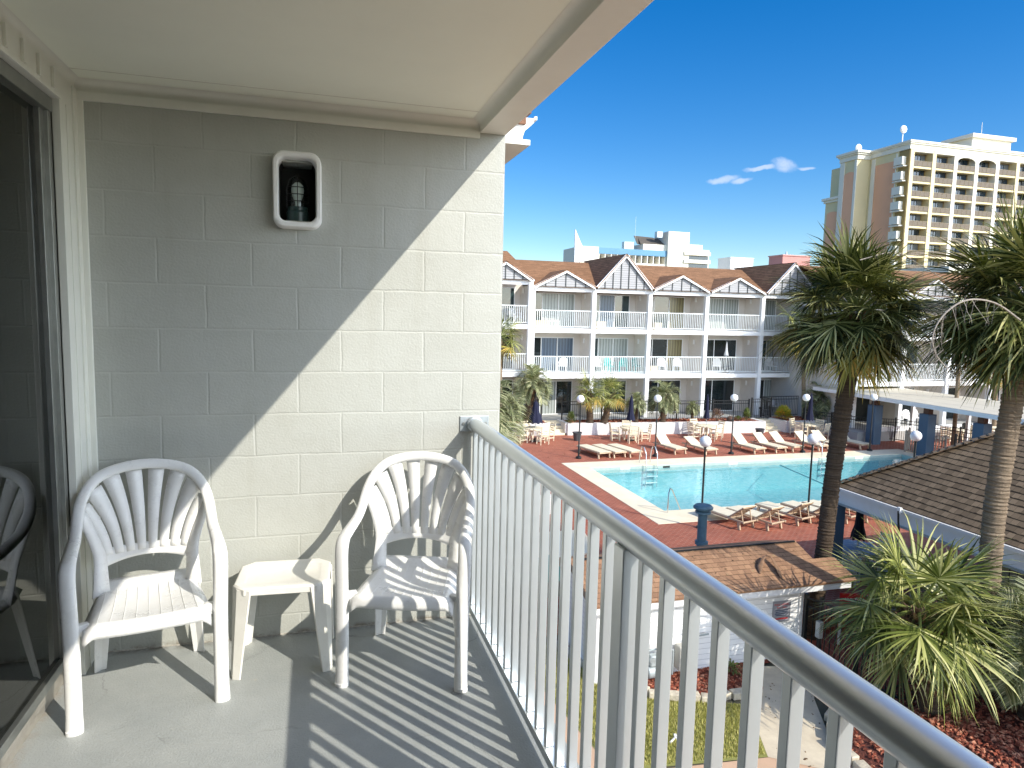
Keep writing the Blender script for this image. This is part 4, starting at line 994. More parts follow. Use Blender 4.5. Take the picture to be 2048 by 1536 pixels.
gl = plain('balcony_glass', (.13,.095,.06), .5, .05, .3, 0); tf = winglass('tower_glass', (.02,.045,.075), .06)
rnd = random.Random(11)
trl = plain('tan_balcony_rail', (.30,.24,.15), .6, 0, 1, 0); whf = plain('white_patio_furniture', (.75,.75,.73), .5, 0, 1, 0); trq = plain('turquoise_towel', (.05,.42,.42), .8, 0, 1, 0)
for i in range(7):
    for k in range(11):
        z = ztop - FH*(k+1) - .02; xa = hx + .55 + BW*i + .42
        b = MB(); b.box(xa+.9,xa+2.25,hy+1.34,hy+1.395,z,z+2.32); b.box(xa+2.4,xa+4.1,hy+1.34,hy+1.395,z,z+2.32); wn = b.build('window', tf, th)
        b = MB(); b.box(xa+2.25,xa+2.4,hy+1.3,hy+1.39,z,z+2.3); b.box(xa+.8,xa+.9,hy+1.3,hy+1.39,z,z+2.3); b.box(xa+.8,xa+4.1,hy+1.3,hy+1.39,z+2.32,z+2.4)
        if rnd.random() < .6: b.box(xa+2.7+rnd.random()*.6,xa+4.05,hy+1.30,hy+1.335,z,z+2.3)
        b.build('frame', plain('grey_frame', (.13,.14,.14), .6, 0, 1, 0) if (i,k) == (0,0) else bpy.data.materials['grey_frame'], wn)
        b = MB(); b.box(xa,xa+BW-.84,hy-.06,hy-.02,z+.06,z+.92); rl_ = b.build('balustrade', gl, th)
        b = MB()
        for j in range(5): xx = xa + (BW-.9)*j/4; b.box(xx,xx+.04,hy-.10,hy-.065,z,z+1.0)
        b.box(xa,xa+BW-.84,hy-.10,hy-.065,z+.95,z+1.01); b.build('rail', trl, rl_)
b = MB(); b.box(hx+.2,x1,hy-.1,hy+2.4,ztop-.15,ztop+.25); b.build('lintel_band', crm, th)
def corn(b, x0, x1_, y0, y1_, z, o=.6):
    b.box(x0-o*.3,x1_,y0-o*.3,y1_,z,z+.9); b.box(x0-o*.7,x1_,y0-o*.7,y1_,z+.9,z+1.15); b.box(x0-o,x1_,y0-o,y1_,z+1.15,z+1.5)
b = MB(); corn(b, hx, x1, hy, hy+2.4, ztop+.26); b.build('cornice', crm, th)
b = MB(); b.box(hx+18,hx+28,hy+3,hy+9,ztop+1.6,ztop+4.6); b.box(hx+17.4,hx+28.6,hy+2.4,hy+9.6,ztop+4.6,ztop+5.3); b.build('penthouse', crm, th)
for i in (2,3):   # arched heads
    xa = hx + .55 + BW*i + .42; xb = xa + BW - .84; b = MB(); P = [(xa,hy-.14,ztop-.1),(xb,hy-.14,ztop-.1)]
    for j in range(13): a = math.pi*j/12; P.append(((xa+xb)/2+(xb-xa)/2*math.cos(a), hy-.14, ztop-1.15+.85*math.sin(a)))
    b.extr(P,(0,.3,0)); b.build('arch', crm, th)
# stair corner with white fins, then the stepped side elevation in salmon panels
for k in range(11):
    z = ztop - FH*(k+1)
    b = MB(); b.box(hx-.9,hx-.02,hy+.75,hy+2.7,z+.3,z+1.75); b.box(hx-.9,hx-.02,hy+.4,hy+2.75,z-.1,z+.12); b.build('side_balcony', crm, th)
b = MB(); b.box(hx+.001,hx+12,hy+2.401,hy+20,LW,ztop+.24); b.build('side_wall', yel, th)
def panel(x, y0, y1_, z1, arched=False):
    b = MB(); b.box(x-.06,x,y0,y1_,LW,z1)
    if arched: 
        P = [(x-.06,y0,z1),(x-.06,y1_,z1)] + [(x-.06,(y0+y1_)/2+(y1_-y0)/2*math.cos(math.pi*j/8),z1+.5*math.sin(math.pi*j/8)) for j in range(1,8)]
        b.extr(P,(.06,0,0))
    b.build('salmon_panel', sal, th)
def pil(x, y0, y1_, z1):
    b = MB(); b.box(x-.14,x-.0,y0,y1_,LW,z1); b.build('pilaster', crm, th)
panel(hx,hy+3.1,hy+7.9,ztop-1.3); pil(hx,hy+8.0,hy+8.9,ztop); pil(hx,hy+2.75,hy+3.0,ztop)
tx, ty0, ty1 = 104.0, 110.4, 114.9
b = MB(); b.box(tx,hx+6,ty0,ty1,LW,ztop+.1); b.build('stair_tower', yel, th)
b = MB(); b.box(tx-.2,hx+6,ty0-.2,ty1+.2,ztop+.1,ztop+1.0); b.box(tx-.45,hx+6,ty0-.45,ty1+.45,ztop+1.0,ztop+1.3); b.box(tx-.7,hx+6,ty0-.7,ty1+.7,ztop+1.3,ztop+1.75); b.build('cornice', crm, th)
b = MB(); b.box(hx-.2,hx+6,hy+2.41,ty0-.21,ztop+.25,ztop+1.15); b.box(hx-.42,hx+6,hy+2.41,ty0-.46,ztop+1.15,ztop+1.4); b.box(hx-.6,hx+6,hy+2.41,ty0-.71,ztop+1.4,ztop+1.7); b.build('cornice', crm, th)
panel(tx,ty0+.65,ty0+3.2,ztop-2.6,True); pil(tx,ty0+.02,ty0+.6,ztop); pil(tx,ty0+3.25,ty1,ztop)
b = MB(); b.box(104.5,hx,115.3,119.1,LW,26.0); b.build('rear_wing', yel, th)
b = MB(); b.box(104.2,hx,115.0,119.4,26.0,26.5); b.box(103.9,hx,115.0,119.7,26.5,27.0); b.build('cornice', crm, th)
panel(104.5,115.4,118.5,23.6,True)
for (x, y, h) in ((hx+1,hy+3,3.4),(hx+1,hy+14,2.2)):
    b = MB(); b.cyl((x,y,ztop+1.7),(x,y,ztop+1.7+h*.7),.1,.1,8); b.sphere((x-.3,y-.4,ztop+1.7+h*.8),.75,14,8,(1,.5,1)); b.build('satellite_dish', M['gutter'], th, smooth=True)
b = MB(); b.cyl((hx+26,hy+8,ztop+5),(hx+26,hy+8,ztop+9.5),.08,.04,6); b.build('antenna', crm, th)
# low podium roofs in front of it
pd = thing('podium_building', 'cream flat-roofed podium at the foot of the tall yellow hotel', 'building', (112,96,LW))
b = MB(); b.box(104,150,88,99,LW,10.2); b.build('wall', crm, pd); b = MB(); b.box(103.6,150.4,87.6,99.4,10.2,11.2); b.build('parapet', crm, pd)
# ---------------------------------------------------------------- middle distance hotels
Ym = 212.8
mh = thing('slab_hotel', 'long cream slab hotel with blue-topped balcony rows behind the gabled roofs', 'building', (100,Ym,LW))
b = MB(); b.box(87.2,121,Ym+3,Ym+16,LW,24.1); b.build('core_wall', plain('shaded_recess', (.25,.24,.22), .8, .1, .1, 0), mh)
b = MB(); b.box(86.5,93.2,Ym-.2,Ym+16,LW,24.5); b.build('end_wall', crm, mh)
b = MB(); b.box(93.2,121,Ym-.2,Ym+.2,22.3,24.3); b.build('blue_fascia', plain('sky_blue_fascia', (.13,.31,.48), .6, .05, .2, 0), mh)
for i in range(13): 
    b = MB(); x = 93.4+2.27*i; b.box(x-.16,x+.16,Ym-.1,Ym+3,8,22.3); b.build('fin', crm, mh)
for k in range(5):
    z = 22.1-2.75*(k+1); b = MB(); b.box(93.2,121,Ym-.12,Ym+3,z-.5,z+.35); b.build('balcony_slab', crm, mh)
b = MB(); b.extr([(84.6,Ym,LW),(87.2,Ym,LW),(87.4,Ym,24.2),(84.6,Ym,30)],(0,.5,0)) ; b.extr([(84.6,Ym+.6,LW),(90,Ym+6,LW),(90,Ym+6,24),(84.6,Ym+.6,29)],(.4,0,0)); b.build('sail_fin', M['wpaint'], mh)
b = MB(); b.box(110,121,Ym+.5,Ym+10,24.3,26.4); b.build('upper_deck', crm, mh)
b = MB(); b.extr([(108.5,Ym+2,26.4),(121,Ym+2,25.9),(117,Ym+7,29.5),(109.5,Ym+7,29.8)],(0,.3,0)); b.extr([(109.3,Ym+1.5,26.5),(121,Ym+1.5,26.2),(120,Ym+6.5,28.9),(110.8,Ym+6.5,29.0)],(0,0,.3)); b.build('mansard', plain('grey_brown_roof', (.11,.095,.075), .8, .05, .2, 0), mh)
b = MB(); b.box(118.8,127,Ym-1,Ym+9,LW,31.0); b.build('lift_tower', crm, mh)
b = MB(); b.box(115.5,117.6,Ym+1,Ym+3,28.9,31.0); b.build('roof_plant', M['zinc'], mh)
b = MB(); b.box(103.6,107.2,Ym+2,Ym+4,24.4,27.0); b.build('roof_plant', M['zinc'], mh)
b = MB(); b.box(127,136,Ym+.5,Ym+10,LW,25.4); b.build('side_wall', crm, mh)
for k in range(4):
    z = 23.9-2.75*k; b = MB(); b.box(125,135.4,Ym-1.6,Ym+.5,z-.7,z+.5); b.build('corner_balcony', crm, mh)
    b = MB(); b.box(127.2,135.6,Ym+.4,Ym+.49,z-2.2,z-.7); b.build('window', tf, mh)
b = MB(); b.box(128.6,133.5,Ym+1,Ym+8,25.4,27.1); b.build('roof_room', crm, mh)
b = MB(); b.cyl((108.5,Ym+4,24.4),(108.5,Ym+4,36),.06,.04,6); b.build('mast', M['zinc'], mh)
lb = thing('small_roof_block', 'white rooftop block peeping over the ridge left of the pink block', 'building', (149,Ym,LW)); b = MB(); b.box(144.6,154,Ym,Ym+8,LW,23.1); b.build('wall', M['wpaint'], lb); b = MB(); b.box(144.4,154.2,Ym-.2,Ym+8.2,23.1,23.4); b.build('coping', M['wpaint'], lb)
b = MB(); b.box(148,149,Ym-.05,Ym,20,22); b.build('louvre', M['zinc'], lb)
pb = thing('small_roof_block', 'salmon pink rooftop block beside the palm crown', 'building', (172,Ym,LW)); b = MB(); b.box(166.5,178.5,Ym,Ym+8,LW,24.9); b.build('wall', plain('pink_stucco', (.58,.27,.24), .8, .05, .2, 0), pb); b = MB(); b.box(166.2,178.8,Ym-.3,Ym+8.3,24.9,25.3); b.build('coping', plain('pink_coping', (.66,.36,.32), .8, .05, .2, 0), pb)
b = MB(); b.cyl((169.5,Ym+2,25.3),(169.5,Ym+2,26.6),.4,.3,8); b.build('vent', M['zinc'], pb)
# ---------------------------------------------------------------- palms
leafA = island_mat('fan_leaf', [(0,(.012,.018,.004)),(1,(.66,.60,.26)),(.3,(.030,.040,.009)),(.58,(.12,.13,.032)),(.8,(.40,.38,.13))], .5, .14, .28)
leafY = island_mat('fan_leaf_bright', [(0,(.025,.040,.008)),(1,(.74,.70,.32)),(.35,(.10,.13,.025)),(.7,(.36,.38,.10))], .42, .24, .4)
leafP = island_mat('feather_leaf', [(0,(.06,.08,.03)),(1,(.56,.54,.32)),(.5,(.22,.25,.12))], .5, .2, .4)
leafO = island_mat('ageing_leaf', [(0,(.16,.16,.03)),(1,(.66,.38,.08)),(.5,(.42,.36,.08))], .5, .2, .4)
stemM = plain('petiole', (.20,.24,.06), .5, .15, 8, .05)
deadM = island_mat('dead_fibre', [(0,(.10,.06,.035)),(1,(.34,.22,.12)),(.5,(.20,.125,.07))], .8)
def trunk_mat(name, c, d, ring=26, s=1):
    t = NT(name); v = t.coords('Object', scale=(1,1,ring)); v2 = t.coords('Object', scale=(9,9,2.2))
    a = t.noise(v, 1.6, 5, .7, .35, .65); bb = t.noise(v2, 3, 5, .7, .3, .7)
    col = t.mix(a, c, d); col = t.mix(t.math('MULTIPLY', bb, .5), col, tuple(x*.35 for x in c))
    n = t.bump(a, .8, .03); n = t.bump(bb, .4, .02, n); t.bsdf(col, .9, n, 0, .2); return t.m
trA = trunk_mat('palm_trunk_bark', (.16,.115,.078), (.075,.053,.038)); trB = trunk_mat('palm_trunk_bark_pale', (.46,.35,.24), (.22,.165,.115))
def fan(b, o, d, pet, L, n, droop, rnd, seg=4, stem=None, wl=.0185):
    d = d.normalized(); pts = []
    p = Vector(o); dd = d.copy(); st = pet/6
    for i in range(7):
        pts.append(p.copy()); dd = (dd + V(0,0,-.035*droop*(1+i*.35))).normalized(); p = p + dd*st
    (stem or b).tube(pts, [.020*L+.006*(1-i/6) for i in range(7)], 5)
    h = pts[-1]; u = dd.normalized(); s = u.cross(V(0,0,1)); s = s.normalized() if s.length > .05 else V(1,0,0)
    tilt = rnd.uniform(-.5,.5); nn = s.cross(u).normalized(); s = (s*math.cos(tilt) + nn*math.sin(tilt)).normalized(); nn = s.cross(u).normalized()
    for k in range(n):
        q = -1 + 2*k/(n-1); a = q*R(118) + rnd.uniform(-.03,.03)
        ll = L*(1 - .30*abs(q)**1.6)*rnd.uniform(.86,1.05); base = h + u*(.16*L*(1-abs(q)))
        dr = (u*math.cos(a) + s*math.sin(a) + nn*(.22*math.cos(a*1.2)+rnd.uniform(-.13,.13)) + V(0,0,-.10)).normalized()
        w0 = L*wl*rnd.uniform(.8,1.2); pts = []; p = base.copy(); x = dr.copy(); g = droop*rnd.uniform(.4,2.0); k2 = rnd.uniform(-.16,.16)
        lv = x.cross(nn); lv = lv.normalized() if lv.length > .01 else s
        Lf, Rf = [], []
        wp = (.25,1.0,.85,.5,.04) if seg == 4 else (.3,1,.85,.65,.35,.03)
        for i in range(seg+1):
            f = wp[i]*w0; Lf.append(p - lv*f); Rf.append(p + lv*f)
            u_ = (i+1)/seg; x = (x + V(0,0,-1)*(g*.30*max(0,u_-.35)*4/seg) + s*k2*.3).normalized(); p = p + x*ll/seg
        b.loft([[l, r] for l, r in zip(Lf, Rf)], caps=False, closed=False)
def crown_dirs(n, rnd, emin, emax, bias=1.0):
    out = []
    for i in range(n):
        u = (i+.5)/n; el = emax + (emin-emax)*u**bias; az = i*2.39996 + rnd.uniform(-.3,.3)
        out.append((az, el + rnd.uniform(-6,6)))
    return out
def fan_crown(seed, n, pet, L, nl, emin=-38, emax=82, droop=1.0, seg=4, old=0, spread=.16, mat=None, matOld=None, dead=14, bias=.9, extra=()):
    rnd = random.Random(seed); b = MB(); bo = MB(); bd = MB(); st = MB()
    for az, el in crown_dirs(n, rnd, emin, emax, bias) + list(extra):
        e = R(el); d = V(math.cos(az)*math.cos(e), math.sin(az)*math.cos(e), math.sin(e))
        o = V(d.x*spread, d.y*spread, d.z*spread*1.0)
        k = rnd.uniform(.82,1.12); pk = rnd.uniform(.45,1.05); tgt = bo if (old and el < emin+old) else b
        fan(tgt, o, d, pet*pk*(1-.15*max(0,math.sin(e))), L*k, nl, droop*(1.0 + .5*(el < 10)), rnd, seg, st)
    for i in range(dead):       # boots and fibres under the crown
        az = rnd.uniform(0,6.28); z = rnd.uniform(-.75,-.05); d = V(math.cos(az),math.sin(az),rnd.uniform(.3,1.1)).normalized()
        o = V(math.cos(az)*.14, math.sin(az)*.14, z); bd.tube([o, o+d*.16, o+d*.30+V(0,0,.02)], [.035,.028,.01], 5, ry=.5)
    for i in range(dead*3):
        az = rnd.uniform(0,6.28); o = V(math.cos(az)*.2, math.sin(az)*.2, rnd.uniform(-.5,.05)); p = [o]; d = V(math.cos(az)*.8,math.sin(az)*.8,rnd.uniform(-.5,.4))
        for j in range(4): d = d + V(rnd.uniform(-.3,.3),rnd.uniform(-.3,.3),-.45); p.append(p[-1] + d.normalized()*.12*pet)
        bd.tube(p, [.006,.005,.004,.003,.002], 3)
    return b, bo, bd, st
def to_mesh(b, name, m, smooth=False):
    o = b.build(name, m, uvs=False, fix=False, smooth=smooth); me = o.data; bpy.data.objects.remove(o); return me
def crown_kit(name, b, bo, bd, st, m, mo):
    return [(n_, to_mesh(x, n_, mm)) for n_, x, mm in (('crown', b, m), ('old_fronds', bo, mo), ('leaf_bases', bd, deadM), ('petioles', st, stemM)) if len(x.bm.faces)]
def place_palm(name, label, cat, base, top, r0, r1, kit, sc, rz, tm, group=None, boots=0, bulge=0):
    t = thing(name, label, cat, base, group); base, top = Vector(base), Vector(top); n = 9; pts = []
    for i in range(n+1):
        u = i/n; p = base.lerp(top, u); p += V(0,0,0) + (top-base).cross(V(0,0,1))*0; p.x += bulge*math.sin(math.pi*u); pts.append(p)
    if r0 > .15:
        m_ = int((top-base).length/.035); rr2 = random.Random(int(base.y*77)); P_ = []; Q_ = []
        for i in range(m_+1):
            u = i/m_; p = base.lerp(top, u); p.x += bulge*math.sin(math.pi*u) + .012*math.sin(u*9); p.y += .010*math.sin(u*13+1); P_.append(p); Q_.append((r0*(1+.25*max(0,1-u*9))*(1-u)+r1*u)*(1+rr2.uniform(-.05,.05)+(.04 if i % 2 else -.03)))
    else: P_ = pts; Q_ = [r0*(1.22 if i == 0 else 1.06 if i == 1 else 1)*(1-i/n) + r1*(i/n) for i in range(n+1)]
    b = MB(); b.tube(P_, Q_, 22)
    b.build('trunk', tm, t, smooth=True)
    if boots:
        b = MB(); rnd = random.Random(int(base.x*100)); H = (top-base).length
        for i in range(boots):
            u = 1 - rnd.random()**1.4*min(1,1.3/H if boots < 60 else .95); p = base.lerp(top, u); a = i*2.4; rr = r0*(1-u)+r1*u
            d = V(math.cos(a),math.sin(a),1.15).normalized(); o = p + V(math.cos(a),math.sin(a),0)*rr*.85
            b.tube([o, o+d*.13*rr/.2, o+d*.25*rr/.2], [.055*rr/.2,.045*rr/.2,.028*rr/.2], 5, ry=.45)
        b.build('boots', deadM, t, uvs=False)
    for (n_, me) in kit:
        o = bpy.data.objects.new(n_, me); COL.objects.link(o); o.parent = t; o.location = top-base; o.rotation_euler = (0,0,rz); o.scale = (sc,)*3
    return t
def feather(b, o, d, L, nl, rnd, arch=1.0, lw=.012, ll=.36):
    p = Vector(o); x = d.normalized(); n = 16; pts = [p.copy()]; dirs = [x.copy()]
    for i in range(n):
        x = (x + V(0,0,-.055*arch*(1+i*.16))).normalized(); p = p + x*L/n; pts.append(p.copy()); dirs.append(x.copy())
    b.tube(pts, [.016*L*(1-i/(n+1))+.002 for i in range(n+1)], 4)
    for k in range(nl):
        u = .16 + .84*k/nl; f = u*n; i = min(int(f), n-1); q = pts[i].lerp(pts[i+1], f-i); t_ = dirs[i]
        s = t_.cross(V(0,0,1)); s = s.normalized() if s.length > .05 else V(1,0,0); up_ = s.cross(t_).normalized()
        l_ = ll*L*(.55+.6*math.sin(math.pi*min(1,u*.92+.05)))
        for sg in (1,-1):
            dr = (s*sg*.85 + t_*.65 + up_*(.45+rnd.uniform(-.15,.25))).normalized(); a0 = q; w_ = lw*L
            a1 = a0 + dr*l_*.5; dr2 = (dr + V(0,0,-.45)).normalized(); a2 = a1 + dr2*l_*.3; a3 = a2 + (dr2+V(0,0,-.5)).normalized()*l_*.22
            lv = dr.cross(up_).normalized()*w_
            b.loft([[a0-lv*.5,a0+lv*.5],[a1-lv,a1+lv],[a2-lv*.7,a2+lv*.7],[a3-lv*.05,a3+lv*.05]], caps=False, closed=False)
def feather_crown(seed, n, L, nl, emin=-15, emax=80, arch=1.0, lw=.012, ll=.36):
    rnd = random.Random(seed); b = MB(); bd = MB()
    for az, el in crown_dirs(n, rnd, emin, emax):
        e = R(el); d = V(math.cos(az)*math.cos(e), math.sin(az)*math.cos(e), math.sin(e)); feather(b, d*.08, d, L*rnd.uniform(.85,1.12), nl, rnd, arch, lw, ll)
    for i in range(16):
        az = rnd.uniform(0,6.28); d = V(math.cos(az),math.sin(az),.9).normalized(); o = V(math.cos(az)*.14,math.sin(az)*.14,rnd.uniform(-.5,0)); bd.tube([o,o+d*.2],[.035,.015],5)
    return b, MB(), bd, MB()
kit1 = crown_kit('k1', *fan_crown(21, 92, .92, .98, 40, emin=-40, emax=84, droop=1.1, seg=4, old=12, dead=30), leafA, leafO)
kit2 = crown_kit('k2', *fan_crown(35, 92, .95, 1.06, 40, emin=-44, emax=80, droop=.95, seg=4, old=8, dead=26), leafA, leafO)
kit5 = crown_kit('k5', *fan_crown(52, 30, .74, 1.08, 44, emin=-16, emax=78, droop=1.15, seg=5, old=0, dead=60, extra=[(R(195-126),-44),(R(330-126),-50),(R(255-126),-30),(R(80-126),-40)]), leafY, leafO)
kitS = crown_kit('ks', *fan_crown(71, 28, .62, .80, 26, emin=-45, emax=80, droop=1.1, seg=4, old=34, dead=10), leafY, leafO)
kitP = crown_kit('kp', *feather_crown(5, 30, 1.35, 34, arch=1.5), leafP, leafO)
kitN = crown_kit('kn', *feather_crown(9, 34, 1.25, 46, emin=-35, emax=75, arch=1.35, lw=.009, ll=.5), leafP, leafO)
def pos(px, py, Y): return at(px, py, 1, Y)
def foot(px, Y, z): q = at(px, 800, 1, Y); d = q-CAM; k = 0; 
def footx(px, py, Y, z):
    q = at(px, py, 1, Y); return V(q.x, Y, z)
# the two big cabbage palms
c1 = at(1712, 628, 1, 8.8); 
place_palm('cabbage_palm', 'tall cabbage palm with leaning dark trunk rising behind the shed roof', 'palm tree', (at(1621,1290,1,8.75).x,8.75,LW), c1, .165, .185, kit1, 1.08, .4, trA, 'cabbage palms', boots=26)
c2 = at(2056, 612, 1, 5.7)
place_palm('cabbage_palm', 'tall cabbage palm with pale ringed trunk in front of the pavilion eave', 'palm tree', (at(1957,1405,1,5.68).x,5.68,LW), c2, .19, .17, kit2, 1.05, 1.3, trB, 'cabbage palms', boots=20, bulge=-.16)
c5 = at(1838, 1222, 1, 5.45)
place_palm('cabbage_palm', 'low broad cabbage palm with bright yellow-green fans on the mulch mound', 'palm tree', (11.38,5.35,LW), c5, .17, .18, kit5, 1.0, 2.2, trA, 'cabbage palms', boots=90)
q = at(2075, 1270, 1, 4.6); place_palm('pindo_palm', 'grey-green feathery palm cut by the right edge, beside the broad fan palm', 'palm tree', (q.x,4.6,LW), q, .17, .15, kitN, .85, .7, trA, 'pindo palms', boots=14)
# arching dead flower stalks
def stalk(b, pts, rnd, tw=18, l=.35, r=.012):
    P = [Vector(p) for p in pts]; C_ = []
    for i in range(len(P)-1):
        p0, p1, p2, p3 = P[max(i-1,0)], P[i], P[i+1], P[min(i+2,len(P)-1)]
        for k in range(6):
            u = k/6; C_.append(.5*((2*p1)+(p2-p0)*u+(2*p0-5*p1+4*p2-p3)*u*u+(-p0+3*p1-3*p2+p3)*u**3))
    C_.append(P[-1]); n = len(C_); b.tube(C_, [r*(1-.7*i/n)+.002 for i in range(n)], 5)
    for i in range(tw):
        q = C_[int(n*(.15+.8*i/tw))]; p = [q]; d = V(rnd.uniform(-.5,.5),rnd.uniform(-.5,.5),-.9)
        for j in range(4): d = (d + V(rnd.uniform(-.4,.4),rnd.uniform(-.4,.4),-.35)).normalized(); p.append(p[-1]+d*l*rnd.uniform(.15,.3))
        b.tube(p, [.005,.004,.003,.003,.002], 3)
ashM = plain('ashen_stalk', (.36,.31,.26), .8, .15, 9, .1); rnd = random.Random(8)
KP = [o for o in COL.objects if o.name == 'cabbage_palm.001'][0]
b = MB(); stalk(b, [at(x,y,1,4.9) for x,y in ((2040,640),(1990,606),(1935,600),(1892,625),(1867,665),(1870,705),(1895,738))], rnd, 26, .45, .016); b.build('flower_stalk', ashM, KP, uvs=False)
b = MB(); stalk(b, [at(x,y,1,8.0) for x,y in ((1720,520),(1790,505),(1840,530),(1900,565),(1960,590))], rnd, 10, .3, .010); b.build('flower_stalk', ashM, [o for o in COL.objects if o.name == 'cabbage_palm'][0], uvs=False)
b = MB(); stalk(b, [at(x,y,1,8.2) for x,y in ((1712,690),(1790,665),(1850,640),(1885,625))], rnd, 24, .35, .014); b.build('flower_stalk', ashM, [o for o in COL.objects if o.name == 'cabbage_palm'][0], uvs=False)
# planter and courtyard palms: (kind, foot px,py, crown px,py, depth y, ground z, scale, trunk r, label)
SM = [
 ('f',1608,835,1606,662,32.2,-4.53,1.75,.13,'slim cabbage palm with bright fans, rising behind the big dark-trunked palm',trB),
 ('p',1052,835,1066,770,32.6,-4.53,.95,.24,'grey-green pindo palm with stout trunk left of the first umbrella',trA),
 ('f',1180,836,1178,782,32.0,-4.53,.95,.2,'left of the two yellowing cabbage palms behind the long planter wall',trA),
 ('f',1208,836,1222,788,31.9,-4.53,.92,.2,'right of the two yellowing cabbage palms behind the long planter wall',trA),
 ('p',1272,838,1273,806,31.8,-4.53,.52,.12,'small pindo palm behind the second navy umbrella',trA),
 ('p',1325,838,1328,795,31.7,-4.53,.80,.18,'pindo palm right of the second globe lamp, behind the long planter wall',trA),
 ('p',1385,836,1385,816,31.6,-4.53,.36,.1,'smallest pindo palm, just left of the third navy umbrella',trA),
 ('p',1640,838,1642,800,31.4,-4.53,.95,.16,'pindo palm behind the fourth navy umbrella, right of the slim palm trunk',trA),
 ('f',1000,800,1000,678,29.5,DK,1.15,.15,'cabbage palm mostly hidden by the near block wall, yellow-green fans showing',trB),
 ('f',1907,884,1925,640,24.5,DK,1.2,.11,'slim palm whose thin trunk pierces the walkway roof, crown lost behind the right palm',trB),
 ('f',1990,840,1992,752,27,PT,.8,.13,'small palm before the nearer wing, under the right-hand palm crown',trB)]
for i, (k, fx_, fy_, cx1, cy1, Y, z, sc, r, lab, tm) in enumerate(SM):
    f0 = footx(fx_, fy_, Y, z); tp = at(cx1, cy1, 1, Y)
    place_palm('cabbage_palm' if k == 'f' else 'pindo_palm', lab, 'palm tree', f0, tp, r, r*.8, kitS if k == 'f' else kitP, sc, i*1.7, tm, 'cabbage palms' if k == 'f' else 'pindo palms', boots=24 if r > .15 else 0)
f0 = footx(975, 860, 19.5, DK); place_palm('pindo_palm', 'large drooping pindo palm half hidden by the near block wall above the handrail', 'palm tree', f0, at(972,818,1,19.5), .22, .2, kitN, 1.15, .2, trA, 'pindo palms', boots=14)
# shrubs and spiky plants
def leafball(name, label, c, r, n, m, h=1.0, group='planter shrubs', wd=.02):
    t = thing(name, label, 'shrub', (c[0],c[1],c[2]), group); b = MB(); rnd = random.Random(int(c[0]*31)); st = MB()
    for i in range(n):
        a = rnd.uniform(0,6.28); e = rnd.uniform(-.1,1.45); rr = r*rnd.uniform(.45,1); d = V(math.cos(a)*math.cos(e),math.sin(a)*math.cos(e),math.sin(e)*h)
        p = Vector(c)+V(0,0,r*.35)+d*rr*.6; q = Vector(c)+V(0,0,r*.35)+d*rr; s = d.cross(V(rnd.random(),rnd.random(),1)).normalized()*wd*rnd.uniform(.7,1.4)
        b.loft([[p-s*.3,p+s*.3],[p.lerp(q,.5)-s,p.lerp(q,.5)+s],[q-s*.1+V(0,0,-.03),q+s*.1+V(0,0,-.03)]], caps=False, closed=False)
    for i in range(8):
        a = i*.8; st.tube([Vector(c), Vector(c)+V(math.cos(a)*r*.5,math.sin(a)*r*.5,r*h*.7)],[.012,.004],4)
    b.build('foliage', m, t, uvs=False, fix=False); st.build('stem', deadM, t, uvs=False); return t
crot = island_mat('croton_leaf', [(0,(.10,.16,.02)),(1,(.60,.30,.04)),(.6,(.42,.42,.05))], .4, .2)
cord = island_mat('cordyline_leaf', [(0,(.10,.05,.05)),(1,(.34,.24,.16)),(.5,(.20,.12,.10))], .5, .1)
grn = island_mat('shrub_leaf', [(0,(.04,.08,.02)),(1,(.22,.26,.07))], .5, .15)
leafball('croton_shrub', 'yellow-orange croton shrub at the corner planter right of the steps', footx(1566,835,31.4,-4.5), .62, 620, crot, 1.3, wd=.035)
leafball('cordyline', 'purplish spiky cordyline between the third umbrella and the third globe lamp', footx(1434,836,31.5,-4.5), .5, 160, cord, 1.5, wd=.025)
leafball('low_shrub', 'low green shrub at the foot of the fence near the third globe lamp', footx(1476,836,31.6,-4.5), .32, 200, grn, .8)
leafball('low_shrub', 'tall narrow green shrub just right of the third globe lamp', footx(1493,836,31.6,-4.5), .32, 300, grn, 2.4)
leafball('low_shrub', 'dark green shrub behind the planter wall between the first lamp and the yellowing palms', footx(1142,836,32,-4.5), .38, 300, grn, 1.8)
q = at(1385,1385,2,LW); leafball('low_shrub', 'dark leafy weed at the base of the white shed wall', (8.9,7.8,LW), .28, 120, grn, .8)
# bare twiggy tree
def bare(label, base, H, seed, spread=1.0):
    t = thing('bare_tree', label, 'tree', base, 'leafless trees'); rnd = random.Random(seed); b = MB(); tb_ = MB()
    tb_.tube([Vector(base), Vector(base)+V(0.1,0,H*.45)], [.14,.09], 8)
    def br(p, d, l, r, k):
        pts = [p]; x = d
        for i in range(4): x = (x + V(rnd.uniform(-.25,.25),rnd.uniform(-.25,.25),rnd.uniform(-.05,.2))).normalized(); pts.append(pts[-1]+x*l/4)
        b.tube(pts, [r*(1-.15*i) for i in range(5)], 4)
        if k > 0:
            for i in range(4): br(pts[rnd.randint(1,4)], (x+V(rnd.uniform(-.9,.9)*spread,rnd.uniform(-.9,.9)*spread,rnd.uniform(-.2,.6))).normalized(), l*.66, r*.5, k-1)
    for i in range(5): a = i*1.25; br(Vector(base)+V(.1,0,H*.45), V(math.cos(a)*.7,math.sin(a)*.7,.9).normalized(), H*.3, .05, 3)
    tb_.build('trunk', trB, t, smooth=True); b.build('branches', plain('grey_twig', (.20,.16,.13), .9, .1, 5, 0) if seed == 1 else bpy.data.materials['grey_twig'], t, uvs=False)
q = at(1905,560,1,46); bare('leafless twiggy tree in front of the lower floors of the tall hotel', (q.x,46,PT), 9.5, 1)
